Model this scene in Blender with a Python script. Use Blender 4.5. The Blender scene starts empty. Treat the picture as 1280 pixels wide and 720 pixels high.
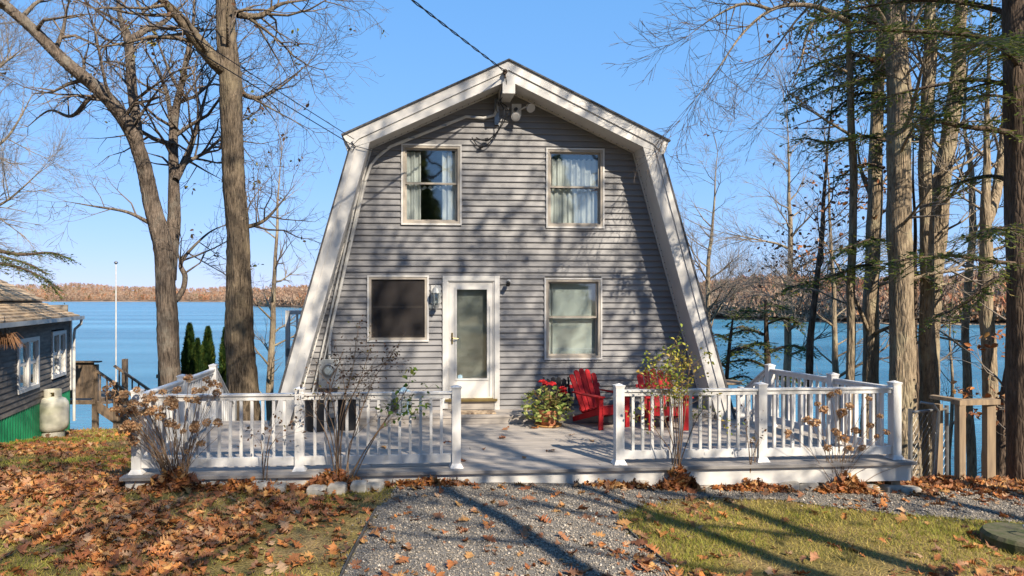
import bpy, math, random
import numpy as np
from mathutils import Vector, Matrix
random.seed(7)
RNG = np.random.default_rng(11)
SC = bpy.context.scene
COL = SC.collection
PI = math.pi

# ------------------------------------------------------------------ camera, sky, sun, exposure
F, CX, CY, CAMH = 853.0, 565.0, 372.0, 2.05
cd = bpy.data.cameras.new('camera'); cam = bpy.data.objects.new('camera', cd); COL.objects.link(cam)
cam.location = (0, 0, CAMH); cam.rotation_euler = (PI/2, 0, 0)
cd.sensor_width = 36.0; cd.lens = 36.0*F/1280
cd.shift_x = (640-CX)/1280; cd.shift_y = (CY-360)/1280
cd.clip_start = 0.1; cd.clip_end = 6000
SC.camera = cam
LDIR = Vector((-0.58, 1.0, -0.92)).normalized()        # the way the sunlight travels
SUN_EL = math.asin(-LDIR.z)
SUN_AZ = math.atan2(-LDIR.x, -LDIR.y)                  # from +Y towards +X
w = bpy.data.worlds.new('World'); SC.world = w; w.use_nodes = True
nt = w.node_tree; bg = nt.nodes['Background']
sky = nt.nodes.new('ShaderNodeTexSky'); sky.sky_type = 'NISHITA'; sky.sun_disc = False
sky.sun_elevation = SUN_EL; sky.sun_rotation = SUN_AZ
sky.air_density = 1.0; sky.dust_density = 0.0; sky.ozone_density = 3.0; sky.altitude = 100
sp_ = nt.nodes.new('ShaderNodeSeparateColor'); cb_ = nt.nodes.new('ShaderNodeCombineColor'); nt.links.new(sky.outputs[0], sp_.inputs[0])   # the film's response to the sky: softer towards the horizon, bluer above
for ch, (pw, ml_) in enumerate(((.62, 1.36), (.38, 2.85), (.30, 5.2))):
    p_ = nt.nodes.new('ShaderNodeMath'); p_.operation = 'POWER'; p_.inputs[1].default_value = pw; nt.links.new(sp_.outputs[ch], p_.inputs[0])
    q_ = nt.nodes.new('ShaderNodeMath'); q_.operation = 'MULTIPLY'; q_.inputs[1].default_value = ml_; nt.links.new(p_.outputs[0], q_.inputs[0]); nt.links.new(q_.outputs[0], cb_.inputs[ch])
nt.links.new(cb_.outputs[0], bg.inputs[0]); bg.inputs[1].default_value = 0.068
sd = bpy.data.lights.new('sun', 'SUN'); sun = bpy.data.objects.new('sun', sd); COL.objects.link(sun)
sd.energy = 5.0; sd.angle = math.radians(0.5); sd.color = (1.0, 0.88, 0.71)
sun.rotation_euler = LDIR.to_track_quat('-Z', 'Y').to_euler(); sun.location = (20, -40, 40)
vs = SC.view_settings
vs.view_transform = 'Standard'; vs.look = 'None'; vs.gamma = 1.0; vs.use_curve_mapping = False
vs.exposure = 0.86

# ------------------------------------------------------------------ helpers: space
A0 = math.radians(4.5); CA, SA = math.cos(A0), math.sin(A0)
OX, OY = 0.952, 11.73                                  # middle of the house front wall
LAKE = -6.0
def W(x, y, z=0.0):                                    # house frame -> world
    return (OX + x*CA - y*SA, OY + x*SA + y*CA, z)
def at(px, py, Z):                                     # pixel at a depth
    return ((px-CX)/F*Z, Z, CAMH + (CY-py)/F*Z)
def smooth(a, b, v):
    t = np.clip((v-a)/(b-a), 0, 1); return t*t*(3-2*t)
def ground_z(x, y):
    x = np.asarray(x, float); y = np.asarray(y, float)
    tilt = -0.16 - 0.045*np.clip(x-0.5, 0, 6) + 0.006*np.clip(8-y, -4, 6)
    left = -0.13*np.clip(y-8.2, 0, 40)*smooth(-2.5, -5.2, x)
    mid = -0.075*np.clip(y-8.6, 0, 40)*(1-smooth(-2.5, -5.2, x))
    edge = 19.0*smooth(-1.0, -6, x) + (1-smooth(-1.0, -6, x))*(15.0 - 5.2*smooth(3.2, 6.0, x))
    bank = -0.62*(np.sqrt(np.clip(y-edge+0.6, 0, 60)**2+0.3)-0.55)*(y-edge+0.6 > 0)
    bump = 0.02*np.sin(x*1.3+0.4)*np.sin(y*1.1)+0.012*np.sin(x*3.1)*np.cos(y*2.7+1)
    return np.maximum(tilt+left+mid+np.minimum(bank, 0)+bump, -11.0)
def gz(x, y): return float(ground_z(x, y))
def gpix(px, py):                                      # pixel on the ground
    dx, dz = (px-CX)/F, (CY-py)/F
    t = CAMH/(-dz)
    for _ in range(12): t = (gz(dx*t, t)-CAMH)/dz
    return (dx*t, t)

# ------------------------------------------------------------------ helpers: objects
def np_mesh(name, verts, faces, mats=None, smooth_=False, midx=None):
    verts = np.asarray(verts, np.float32).reshape(-1, 3)
    if not isinstance(faces, list): faces = [faces]
    faces = [np.asarray(f, np.int32) for f in faces if len(f)]
    me = bpy.data.meshes.new(name)
    loops = np.concatenate([f.ravel() for f in faces]); tot = np.concatenate([np.full(len(f), f.shape[1], np.int32) for f in faces])
    me.vertices.add(len(verts)); me.vertices.foreach_set('co', verts.ravel())
    me.loops.add(len(loops)); me.loops.foreach_set('vertex_index', loops)
    me.polygons.add(len(tot)); st = np.concatenate([[0], np.cumsum(tot)[:-1]]).astype(np.int32)
    me.polygons.foreach_set('loop_start', st); me.polygons.foreach_set('loop_total', tot)
    if smooth_: me.polygons.foreach_set('use_smooth', np.ones(len(tot), bool))
    me.update(calc_edges=True)
    for m in (mats if isinstance(mats, (list, tuple)) else [mats]):
        if m: me.materials.append(m)
    if midx is not None: me.polygons.foreach_set('material_index', np.asarray(midx, np.int32))
    return me
def link(name, me, parent=None, loc=None, rz=None):
    o = bpy.data.objects.new(name, me); COL.objects.link(o)
    if parent: o.parent = parent
    if loc is not None: o.location = loc
    if rz is not None: o.rotation_euler = (0, 0, rz)
    return o
def tag(o, label=None, cat=None, group=None, kind=None):
    if label: o['label'] = label
    if cat: o['category'] = cat
    if group: o['group'] = group
    if kind: o['kind'] = kind
    return o
def thing(name, label, cat, loc=(0, 0, 0), rz=0.0, group=None):
    return tag(link(name, None, None, loc, rz), label, cat, group)
def copy_tree(o, parent=None):
    c = o.copy(); COL.objects.link(c); c.parent = parent
    for ch in o.children: copy_tree(ch, c)
    return c
BOXF = [(0, 3, 2, 1), (4, 5, 6, 7), (0, 1, 5, 4), (1, 2, 6, 5), (2, 3, 7, 6), (3, 0, 4, 7)]
class MB:
    def __init__(s): s.v = []; s.f = []; s.sm = False
    def add(s, vs_, fs):
        b = len(s.v); s.v += [tuple(v) for v in vs_]; s.f += [tuple(i+b for i in f) for f in fs]; return s
    def box(s, x0, x1, y0, y1, z0, z1, M=None):
        vv = [(x0, y0, z0), (x1, y0, z0), (x1, y1, z0), (x0, y1, z0), (x0, y0, z1), (x1, y0, z1), (x1, y1, z1), (x0, y1, z1)]
        if M is not None: vv = [tuple(M @ Vector(v)) for v in vv]
        return s.add(vv, BOXF)
    def beam(s, a, b, wx, wz, up=(0, 0, 1)):           # rectangular bar from a to b
        a, b = Vector(a), Vector(b); d = (b-a).normalized(); u = Vector(up)
        sx = d.cross(u)
        if sx.length < 1e-4: sx = d.cross(Vector((1, 0, 0)))
        sx.normalize(); sz = sx.cross(d).normalized()
        vv = []
        for p in (a, b):
            for i, j in ((-1, -1), (1, -1), (1, 1), (-1, 1)): vv.append(p + sx*(i*wx/2) + sz*(j*wz/2))
        return s.add(vv, BOXF)
    def prism(s, poly, y0, y1):                        # poly in x,z ; extruded along y
        n = len(poly)
        vv = [(p[0], y0, p[1]) for p in poly] + [(p[0], y1, p[1]) for p in poly]
        fs = [tuple(range(n)), tuple(range(2*n-1, n-1, -1))] + [((i+1) % n, i, n+i, n+(i+1) % n) for i in range(n)]
        return s.add(vv, fs)
    def prism_z(s, poly, z0, z1):
        n = len(poly)
        vv = [(p[0], p[1], z0) for p in poly] + [(p[0], p[1], z1) for p in poly]
        fs = [tuple(range(n-1, -1, -1)), tuple(range(n, 2*n))] + [(i, (i+1) % n, n+(i+1) % n, n+i) for i in range(n)]
        return s.add(vv, fs)
    def tube(s, pts, rad, sides=8, caps=True):
        pts = [Vector(p) for p in pts]; n = len(pts)
        if not hasattr(rad, '__len__'): rad = [rad]*n
        ref = Vector((0, 0, 1)) if abs((pts[-1]-pts[0]).normalized().z) < .8 else Vector((1, 0, 0))
        vv = []
        for i, p in enumerate(pts):
            t = (pts[min(i+1, n-1)]-pts[max(i-1, 0)]).normalized(); a = t.cross(ref).normalized(); b = t.cross(a)
            for k in range(sides):
                q = 2*PI*k/sides; vv.append(p + (a*math.cos(q)+b*math.sin(q))*rad[i])
        fs = [(i*sides+k, i*sides+(k+1) % sides, (i+1)*sides+(k+1) % sides, (i+1)*sides+k) for i in range(n-1) for k in range(sides)]
        if caps: fs += [tuple(range(sides-1, -1, -1)), tuple(range((n-1)*sides, n*sides))]
        return s.add(vv, fs)
    def lathe(s, prof, c=(0, 0, 0), sides=20, M=None):  # prof: (r,z)
        vv = []
        for r, z in prof:
            for k in range(sides):
                q = 2*PI*k/sides; p = Vector((r*math.cos(q), r*math.sin(q), z))
                if M is not None: p = M @ p
                vv.append(p + Vector(c))
        n = len(prof)
        fs = [(i*sides+k, i*sides+(k+1) % sides, (i+1)*sides+(k+1) % sides, (i+1)*sides+k) for i in range(n-1) for k in range(sides)]
        fs += [tuple(range(sides-1, -1, -1)), tuple(range((n-1)*sides, n*sides))]
        return s.add(vv, fs)
    def mesh(s, name, m, sm=False, bevel=0):
        me = bpy.data.meshes.new(name); me.from_pydata(s.v, [], s.f); me.update()
        if m: me.materials.append(m)
        if sm: me.polygons.foreach_set('use_smooth', np.ones(len(me.polygons), bool))
        return me
    def build(s, name, m, parent=None, loc=None, rz=None, sm=False, bevel=0):
        o = link(name, s.mesh(name, m, sm), parent, loc, rz)
        if bevel:
            b = o.modifiers.new('bevel', 'BEVEL'); b.width = bevel; b.segments = 2; b.limit_method = 'ANGLE'
        return o

# ------------------------------------------------------------------ materials
def mk(name):
    m = bpy.data.materials.new(name); m.use_nodes = True
    return m, m.node_tree.nodes, m.node_tree.links, m.node_tree.nodes['Principled BSDF']
def mat(name, col, col2=None, rough=.6, scale=6, stretch=(1, 1, 1), bump=.15, bscale=None, metal=0, detail=6, spec=.4, lo=.35, hi=.65, rvar=0.0, obj_var=0.0, dist=.01):
    m, N, L, b = mk(name)
    tc = N.new('ShaderNodeTexCoord'); mp = N.new('ShaderNodeMapping'); mp.inputs['Scale'].default_value = stretch
    L.new(tc.outputs['Object'], mp.inputs[0])
    n1 = N.new('ShaderNodeTexNoise'); n1.inputs['Scale'].default_value = scale; n1.inputs['Detail'].default_value = detail
    L.new(mp.outputs[0], n1.inputs['Vector'])
    r = N.new('ShaderNodeValToRGB'); r.color_ramp.elements[0].position = lo; r.color_ramp.elements[1].position = hi
    c2 = col2 or tuple(c*.75 for c in col)
    r.color_ramp.elements[0].color = (*c2, 1); r.color_ramp.elements[1].color = (*col, 1)
    L.new(n1.outputs[0], r.inputs[0]); out = r.outputs[0]
    if obj_var:
        oi = N.new('ShaderNodeObjectInfo'); mr = N.new('ShaderNodeMapRange'); mr.inputs[3].default_value = 1-obj_var; mr.inputs[4].default_value = 1+obj_var
        L.new(oi.outputs['Random'], mr.inputs[0]); hs = N.new('ShaderNodeHueSaturation'); L.new(mr.outputs[0], hs.inputs['Value']); L.new(out, hs.inputs['Color']); out = hs.outputs[0]
    L.new(out, b.inputs['Base Color']); b.inputs['Roughness'].default_value = rough; b.inputs['Metallic'].default_value = metal
    b.inputs['Specular IOR Level'].default_value = spec
    if rvar:
        mr = N.new('ShaderNodeMapRange'); mr.inputs[3].default_value = rough-rvar; mr.inputs[4].default_value = rough+rvar
        L.new(n1.outputs[0], mr.inputs[0]); L.new(mr.outputs[0], b.inputs['Roughness'])
    if bump:
        n2 = N.new('ShaderNodeTexNoise'); n2.inputs['Scale'].default_value = bscale or scale*4; n2.inputs['Detail'].default_value = 5
        L.new(mp.outputs[0], n2.inputs['Vector'])
        bp = N.new('ShaderNodeBump'); bp.inputs['Strength'].default_value = bump; bp.inputs['Distance'].default_value = dist
        L.new(n2.outputs[0], bp.inputs['Height']); L.new(bp.outputs[0], b.inputs['Normal'])
    return m
def bark(name, col, dark, sc=9.0, lich=None):
    m, N, L, b = mk(name)
    tc = N.new('ShaderNodeTexCoord'); mp = N.new('ShaderNodeMapping'); mp.inputs['Scale'].default_value = (1, 1, .16); L.new(tc.outputs['Object'], mp.inputs[0])
    wv = N.new('ShaderNodeTexNoise'); wv.inputs['Scale'].default_value = sc*3.6; wv.inputs['Detail'].default_value = 10; wv.inputs['Roughness'].default_value = .82; L.new(mp.outputs[0], wv.inputs['Vector'])
    vo = N.new('ShaderNodeTexVoronoi'); vo.feature = 'DISTANCE_TO_EDGE'; vo.inputs['Scale'].default_value = sc*3.2; L.new(mp.outputs[0], vo.inputs['Vector'])
    r = N.new('ShaderNodeValToRGB'); r.color_ramp.elements[0].position = .40; r.color_ramp.elements[1].position = .60
    r.color_ramp.elements[0].color = (*dark, 1); r.color_ramp.elements[1].color = (*col, 1); L.new(wv.outputs[0], r.inputs[0]); out = r.outputs[0]
    if lich:
        n = N.new('ShaderNodeTexNoise'); n.inputs['Scale'].default_value = 2.3; n.inputs['Detail'].default_value = 7; n.inputs['Roughness'].default_value = .65; L.new(tc.outputs['Object'], n.inputs['Vector'])
        rr = N.new('ShaderNodeValToRGB'); rr.color_ramp.elements[0].position = .5; rr.color_ramp.elements[1].position = .68; L.new(n.outputs[0], rr.inputs[0])
        mx = N.new('ShaderNodeMixRGB'); L.new(rr.outputs[0], mx.inputs[0]); L.new(out, mx.inputs[1]); mx.inputs[2].default_value = (*lich, 1); out = mx.outputs[0]
    L.new(out, b.inputs['Base Color']); b.inputs['Roughness'].default_value = .9; b.inputs['Specular IOR Level'].default_value = .15
    ad = N.new('ShaderNodeMath'); ad.operation = 'MULTIPLY'; L.new(wv.outputs[0], ad.inputs[0]); L.new(vo.outputs['Distance'], ad.inputs[1])
    bp = N.new('ShaderNodeBump'); bp.inputs['Strength'].default_value = 1.0; bp.inputs['Distance'].default_value = .07; L.new(ad.outputs[0], bp.inputs['Height']); L.new(bp.outputs[0], b.inputs['Normal'])
    return m
def ramp_attr(name, stops, rough=.8, trans=0.0, attr='tint', spec=.2, objrand=0.0, mottle=0.0):
    m, N, L, b = mk(name)
    a = N.new('ShaderNodeAttribute'); a.attribute_name = attr; val = a.outputs['Fac']
    if objrand:
        oi = N.new('ShaderNodeObjectInfo'); ml = N.new('ShaderNodeMath'); ml.operation = 'MULTIPLY'; ml.inputs[1].default_value = objrand; L.new(oi.outputs['Random'], ml.inputs[0])
        ad = N.new('ShaderNodeMath'); ad.operation = 'ADD'; L.new(val, ad.inputs[0]); L.new(ml.outputs[0], ad.inputs[1]); fr = N.new('ShaderNodeMath'); fr.operation = 'FRACT'; L.new(ad.outputs[0], fr.inputs[0]); val = fr.outputs[0]
    r = N.new('ShaderNodeValToRGB'); cr = r.color_ramp
    while len(cr.elements) < len(stops): cr.elements.new(.5)
    for e, (p, c) in zip(cr.elements, stops): e.position = p; e.color = (*c, 1)
    L.new(val, r.inputs[0]); out = r.outputs[0]
    if mottle:
        tc = N.new('ShaderNodeTexCoord'); n = N.new('ShaderNodeTexNoise'); n.inputs['Scale'].default_value = 28; n.inputs['Detail'].default_value = 4; L.new(tc.outputs['Object'], n.inputs['Vector'])
        mr = N.new('ShaderNodeMapRange'); mr.inputs[1].default_value = .3; mr.inputs[2].default_value = .7; mr.inputs[3].default_value = 1-mottle; mr.inputs[4].default_value = 1+mottle; L.new(n.outputs[0], mr.inputs[0])
        hs = N.new('ShaderNodeHueSaturation'); L.new(mr.outputs[0], hs.inputs['Value']); L.new(out, hs.inputs['Color']); out = hs.outputs[0]
    L.new(out, b.inputs['Base Color']); b.inputs['Roughness'].default_value = rough; b.inputs['Specular IOR Level'].default_value = spec
    if trans:
        t = N.new('ShaderNodeBsdfTranslucent'); L.new(out, t.inputs[0]); mx = N.new('ShaderNodeMixShader'); mx.inputs[0].default_value = trans
        o = N['Material Output']; L.new(b.outputs[0], mx.inputs[1]); L.new(t.outputs[0], mx.inputs[2]); L.new(mx.outputs[0], o.inputs[0])
    return m
def glass(name, tint=(.9, .95, .95), refl=.08):
    m, N, L, b = mk(name)
    tr = N.new('ShaderNodeBsdfTransparent'); tr.inputs[0].default_value = (*tint, 1)
    gl = N.new('ShaderNodeBsdfGlossy'); gl.inputs['Roughness'].default_value = .03
    tc = N.new('ShaderNodeTexCoord'); n = N.new('ShaderNodeTexNoise'); n.inputs['Scale'].default_value = 1.7; L.new(tc.outputs['Object'], n.inputs['Vector'])
    bp = N.new('ShaderNodeBump'); bp.inputs['Strength'].default_value = .12; bp.inputs['Distance'].default_value = .02; L.new(n.outputs[0], bp.inputs['Height']); L.new(bp.outputs[0], gl.inputs['Normal'])
    fr = N.new('ShaderNodeLayerWeight'); fr.inputs[0].default_value = .5; pw_ = N.new('ShaderNodeMath'); pw_.operation = 'POWER'; pw_.inputs[1].default_value = 4; L.new(fr.outputs['Facing'], pw_.inputs[0]); ad = N.new('ShaderNodeMath'); ad.operation = 'ADD'; ad.inputs[1].default_value = refl+.03; L.new(pw_.outputs[0], ad.inputs[0])
    mx = N.new('ShaderNodeMixShader'); L.new(ad.outputs[0], mx.inputs[0]); L.new(tr.outputs[0], mx.inputs[1]); L.new(gl.outputs[0], mx.inputs[2]); L.new(mx.outputs[0], N['Material Output'].inputs[0])
    return m

M = {}
M['siding'] = mat('vinyl siding', (.226, .222, .226), (.165, .163, .17), rough=.5, scale=1.4, stretch=(.8, 1, 1.6), bump=.12, bscale=60, obj_var=.05, lo=.3, hi=.7, dist=.004)
M['white'] = mat('white trim paint', (.64, .625, .60), (.55, .535, .51), rough=.45, scale=2.2, bump=.05, bscale=40, lo=.3, hi=.7)
M['white_vinyl'] = mat('white vinyl railing', (.66, .65, .635), (.46, .445, .42), rough=.42, scale=4, stretch=(3, 3, 1), bump=.04, bscale=50, lo=.22, hi=.5, obj_var=.05)
M['soffit'] = mat('soffit panel', (.60, .58, .55), (.54, .52, .49), rough=.55, scale=3, bump=.05)
M['beige'] = mat('beige window frame', (.42, .375, .32), (.34, .30, .25), rough=.5, scale=5, bump=.05)
M['shingle'] = mat('dark roof shingle', (.12, .12, .125), (.06, .06, .065), rough=.9, scale=30, bump=.6, bscale=90)
M['room'] = mat('dim room wall', (.22, .21, .20), rough=.9, bump=0)
M['curtain'] = mat('sheer curtain', (.60, .60, .59), (.48, .48, .48), rough=.9, scale=3, bump=.1)
M['shade'] = mat('pale blind', (.46, .48, .47), (.38, .40, .39), rough=.7, scale=3, bump=.05)
M['glass'] = glass('window glass', tint=(.97, 1, .99), refl=.09)
M['screen'] = None
m, N, L, b = mk('insect screen'); tr = N.new('ShaderNodeBsdfTransparent'); df = N.new('ShaderNodeBsdfDiffuse'); df.inputs[0].default_value = (.05, .045, .045, 1); mx = N.new('ShaderNodeMixShader'); mx.inputs[0].default_value = .55
L.new(tr.outputs[0], mx.inputs[1]); L.new(df.outputs[0], mx.inputs[2]); L.new(mx.outputs[0], N['Material Output'].inputs[0]); M['screen'] = m
M['deckboard'] = mat('weathered grey deck board', (.40, .36, .32), (.27, .243, .22), rough=.75, scale=3, stretch=(.6, 9, 9), bump=.25, bscale=14, obj_var=.1, dist=.004)
M['deckedge'] = mat('grey deck border', (.28, .262, .25), (.19, .18, .175), rough=.7, scale=4, stretch=(.5, 5, 5), bump=.2)
M['brass'] = mat('brass', (.55, .42, .18), (.42, .3, .12), rough=.35, metal=1, bump=0)
M['metal_grey'] = mat('grey painted metal', (.42, .43, .43), (.34, .35, .35), rough=.45, metal=.2, scale=6, bump=.05)
M['pipe'] = mat('pale conduit', (.60, .59, .56), (.5, .49, .47), rough=.5, scale=8, bump=.03)
M['black'] = mat('black plastic', (.018, .018, .02), (.01, .01, .012), rough=.45, scale=6, bump=.08)
M['cable'] = mat('black cable', (.02, .02, .022), rough=.6, bump=0)
M['clear'] = glass('clear meter glass', refl=.1)
M['red'] = mat('red painted wood', (.50, .022, .026), (.36, .02, .024), rough=.62, spec=.18, scale=5, stretch=(4, 4, .6), bump=.15, bscale=14, obj_var=.2, dist=.003)
M['blackwood'] = mat('black painted slats', (.022, .022, .025), (.012, .012, .014), rough=.5, scale=6, bump=.1)
M['terracotta'] = mat('terracotta', (.50, .20, .10), (.38, .15, .08), rough=.8, scale=8, bump=.15)
M['saucer'] = mat('glazed ochre saucer', (.58, .34, .13), (.46, .25, .09), rough=.5, scale=8, bump=.05)
M['soil'] = mat('soil', (.06, .04, .03), rough=.95, scale=20, bump=.5)
M['bluepaint'] = mat('pale blue paint', (.40, .58, .68), (.34, .5, .6), rough=.5, scale=8, bump=.05)
M['mat'] = mat('coir mat', (.55, .42, .28), (.22, .15, .1), rough=.95, scale=16, bump=.6, lo=.4, hi=.6)
M['stone'] = mat('grey edging stone', (.45, .42, .37), (.27, .25, .22), rough=.85, scale=9, bump=.5, bscale=22, obj_var=.15)
M['mossy'] = mat('mossy concrete', (.11, .095, .06), (.05, .062, .02), rough=.95, scale=9, bump=.6)
M['cedar'] = mat('weathered cedar post', (.32, .235, .15), (.19, .14, .095), rough=.8, scale=4, stretch=(5, 5, .5), bump=.35, bscale=14)
M['oldwood'] = mat('old brown timber', (.20, .14, .09), (.10, .075, .055), rough=.85, scale=4, stretch=(3, 3, .7), bump=.3, bscale=12, obj_var=.2)
M['galv'] = mat('galvanised steel', (.30, .31, .32), (.22, .23, .24), rough=.4, metal=.7, scale=9, bump=.05)
M['clap'] = mat('weathered grey clapboard', (.20, .178, .155), (.11, .097, .085), rough=.8, scale=3, stretch=(1, .7, 5), bump=.3, bscale=16, obj_var=.18)
M['green'] = mat('green corrugated skirt', (.02, .26, .11), (.015, .19, .08), rough=.5, scale=4, bump=.05, obj_var=.06)
M['cabinroof'] = mat('brown cabin shingle', (.50, .37, .23), (.26, .185, .12), rough=.95, scale=7, bump=.5, bscale=35, obj_var=.22)
M['tank'] = mat('cream propane tank paint', (.66, .63, .53), (.36, .36, .26), rough=.5, scale=2.0, bump=.08, lo=.36, hi=.56)
M['oakbark'] = bark('oak bark', (.21, .165, .13), (.035, .028, .023), 7, (.20, .18, .15))
M['oakbark_lower'] = bark('brown oak bark', (.22, .17, .12), (.035, .027, .02), 7, (.22, .175, .115))
M['palebark'] = bark('pale maple bark', (.40, .315, .22), (.11, .085, .06), 7, (.38, .33, .22))
M['hembark'] = bark('hemlock bark', (.16, .115, .085), (.06, .045, .036), 9)
M['twig'] = mat('twig bark', (.20, .155, .12), (.12, .095, .075), rough=.9, scale=5, bump=0)
M['twigpale'] = mat('grey twig bark', (.29, .25, .21), (.18, .15, .125), rough=.9, scale=5, bump=0)
M['cane'] = mat('dry cane', (.26, .17, .10), (.14, .09, .06), rough=.85, scale=9, bump=0)
LEAFSTOPS = [(0, (.12, .05, .025)), (.2, (.30, .10, .035)), (.36, (.48, .19, .05)), (.5, (.22, .085, .04)), (.62, (.50, .27, .09)), (.74, (.17, .09, .055)), (.86, (.34, .15, .07)), (1, (.44, .29, .17))]
M['oakleaf'] = ramp_attr('fallen oak leaf', LEAFSTOPS, rough=.62, trans=.12, objrand=1.0, mottle=.3, spec=.35)
M['litter'] = ramp_attr('leaf litter', LEAFSTOPS, rough=.65, trans=.12, spec=.35)
M['driedhead'] = ramp_attr('papery dried flower', [(0, (.38, .20, .10)), (.5, (.56, .34, .18)), (1, (.66, .47, .28))], rough=.8, trans=.25)
M['greenleaf'] = ramp_attr('garden leaf', [(0, (.06, .12, .02)), (.45, (.17, .26, .04)), (.75, (.38, .38, .06)), (1, (.48, .34, .08))], rough=.5, trans=.3)
M['geranium'] = ramp_attr('geranium leaf', [(0, (.08, .14, .035)), (.4, (.24, .31, .08)), (.75, (.44, .43, .16)), (1, (.42, .27, .12))], rough=.55, trans=.25)
M['roseleaf'] = ramp_attr('faded rose leaf', [(0, (.06, .035, .025)), (.5, (.15, .075, .04)), (.8, (.12, .13, .035)), (1, (.30, .24, .05))], rough=.6, trans=.2)
M['petal'] = ramp_attr('red petal', [(0, (.55, .02, .03)), (1, (.70, .06, .06))], rough=.6, trans=.2)
M['hemlock'] = ramp_attr('hemlock needle', [(0, (.06, .10, .025)), (.45, (.15, .20, .045)), (.8, (.26, .25, .06)), (1, (.30, .22, .09))], rough=.6, trans=.4)
M['arbor'] = ramp_attr('arborvitae scale', [(0, (.02, .05, .014)), (.6, (.05, .10, .022)), (1, (.13, .16, .03))], rough=.7, trans=.15)
M['edging'] = mat('dark edging', (.10, .095, .09), (.05, .048, .045), rough=.7, scale=8, bump=.1)
M['grass'] = ramp_attr('grass blade', [(0, (.12, .19, .022)), (.4, (.27, .27, .045)), (.7, (.42, .34, .09)), (1, (.48, .36, .14))], rough=.7, trans=.3)
M['pebble'] = ramp_attr('gravel stone', [(0, (.07, .066, .062)), (.35, (.18, .165, .148)), (.65, (.32, .285, .24)), (.85, (.44, .36, .27)), (1, (.54, .49, .42))], rough=.8)
M['farleaf'] = ramp_attr('far bare forest', [(0, (.17, .105, .075)), (.35, (.28, .19, .135)), (.6, (.36, .26, .185)), (.8, (.36, .17, .08)), (.93, (.32, .12, .07)), (1, (.09, .11, .05))], rough=.95)
m, N, L, b = mk('lawn soil')      # thin turf over soil with leaf crumbs
tc = N.new('ShaderNodeTexCoord'); n1 = N.new('ShaderNodeTexNoise'); n1.inputs['Scale'].default_value = .9; n1.inputs['Detail'].default_value = 8; n1.inputs['Roughness'].default_value = .65
n2 = N.new('ShaderNodeTexNoise'); n2.inputs['Scale'].default_value = 40; n2.inputs['Detail'].default_value = 6
L.new(tc.outputs['Object'], n1.inputs['Vector']); L.new(tc.outputs['Object'], n2.inputs['Vector'])
r1 = N.new('ShaderNodeValToRGB'); e = r1.color_ramp.elements; e[0].position = .36; e[0].color = (.16, .14, .04, 1); e[1].position = .64; e[1].color = (.30, .21, .10, 1)
r2 = N.new('ShaderNodeValToRGB'); e = r2.color_ramp.elements; e[0].position = .3; e[0].color = (.45, .42, .4, 1); e[1].position = .7; e[1].color = (1.2, 1.2, 1.2, 1)
mx = N.new('ShaderNodeMixRGB'); mx.blend_type = 'MULTIPLY'; mx.inputs[0].default_value = 1; L.new(n1.outputs[0], r1.inputs[0]); L.new(n2.outputs[0], r2.inputs[0]); L.new(r1.outputs[0], mx.inputs[1]); L.new(r2.outputs[0], mx.inputs[2])
L.new(mx.outputs[0], b.inputs['Base Color']); b.inputs['Roughness'].default_value = .95; b.inputs['Specular IOR Level'].default_value = .1
bp = N.new('ShaderNodeBump'); bp.inputs['Strength'].default_value = .8; bp.inputs['Distance'].default_value = .03; L.new(n2.outputs[0], bp.inputs['Height']); L.new(bp.outputs[0], b.inputs['Normal']); M['lawn'] = m
M['gravelbed'] = mat('gravel bed', (.22, .20, .175), (.08, .074, .066), rough=.95, scale=60, bump=.9, bscale=80, lo=.3, hi=.7)
m, N, L, b = mk('lake water')
tc = N.new('ShaderNodeTexCoord'); mp = N.new('ShaderNodeMapping'); mp.inputs['Scale'].default_value = (.5, 1.5, 1); L.new(tc.outputs['Object'], mp.inputs[0])
n1 = N.new('ShaderNodeTexNoise'); n1.inputs['Scale'].default_value = 1.1; n1.inputs['Detail'].default_value = 7; n1.inputs['Roughness'].default_value = .62; L.new(mp.outputs[0], n1.inputs['Vector'])
n2 = N.new('ShaderNodeTexNoise'); n2.inputs['Scale'].default_value = 1.0; n2.inputs['Detail'].default_value = 5; mp2 = N.new('ShaderNodeMapping'); mp2.inputs['Scale'].default_value = (.006, .05, 1); L.new(tc.outputs['Object'], mp2.inputs[0]); L.new(mp2.outputs[0], n2.inputs['Vector'])
bp = N.new('ShaderNodeBump'); bp.inputs['Strength'].default_value = 1.0; bp.inputs['Distance'].default_value = .5; L.new(n1.outputs[0], bp.inputs['Height']); L.new(bp.outputs[0], b.inputs['Normal'])
r1 = N.new('ShaderNodeValToRGB'); e = r1.color_ramp.elements; e[0].position = .36; e[0].color = (.018, .125, .205, 1); e[1].position = .68; e[1].color = (.085, .27, .385, 1); L.new(n2.outputs[0], r1.inputs[0])
L.new(r1.outputs[0], b.inputs['Base Color']); b.inputs['Roughness'].default_value = .18; b.inputs['IOR'].default_value = 1.33; M['water'] = m
m, N, L, b = mk('far wooded slope')
tc = N.new('ShaderNodeTexCoord'); n1 = N.new('ShaderNodeTexNoise'); n1.inputs['Scale'].default_value = .012; n1.inputs['Detail'].default_value = 12; n1.inputs['Roughness'].default_value = .75; L.new(tc.outputs['Object'], n1.inputs['Vector'])
r1 = N.new('ShaderNodeValToRGB'); cr = r1.color_ramp
for _ in range(2): cr.elements.new(.5)
for e, (p, c) in zip(cr.elements, [(.3, (.14, .09, .065)), (.46, (.25, .175, .12)), (.58, (.32, .235, .17)), (.72, (.31, .15, .09))]): e.position = p; e.color = (*c, 1)
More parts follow.
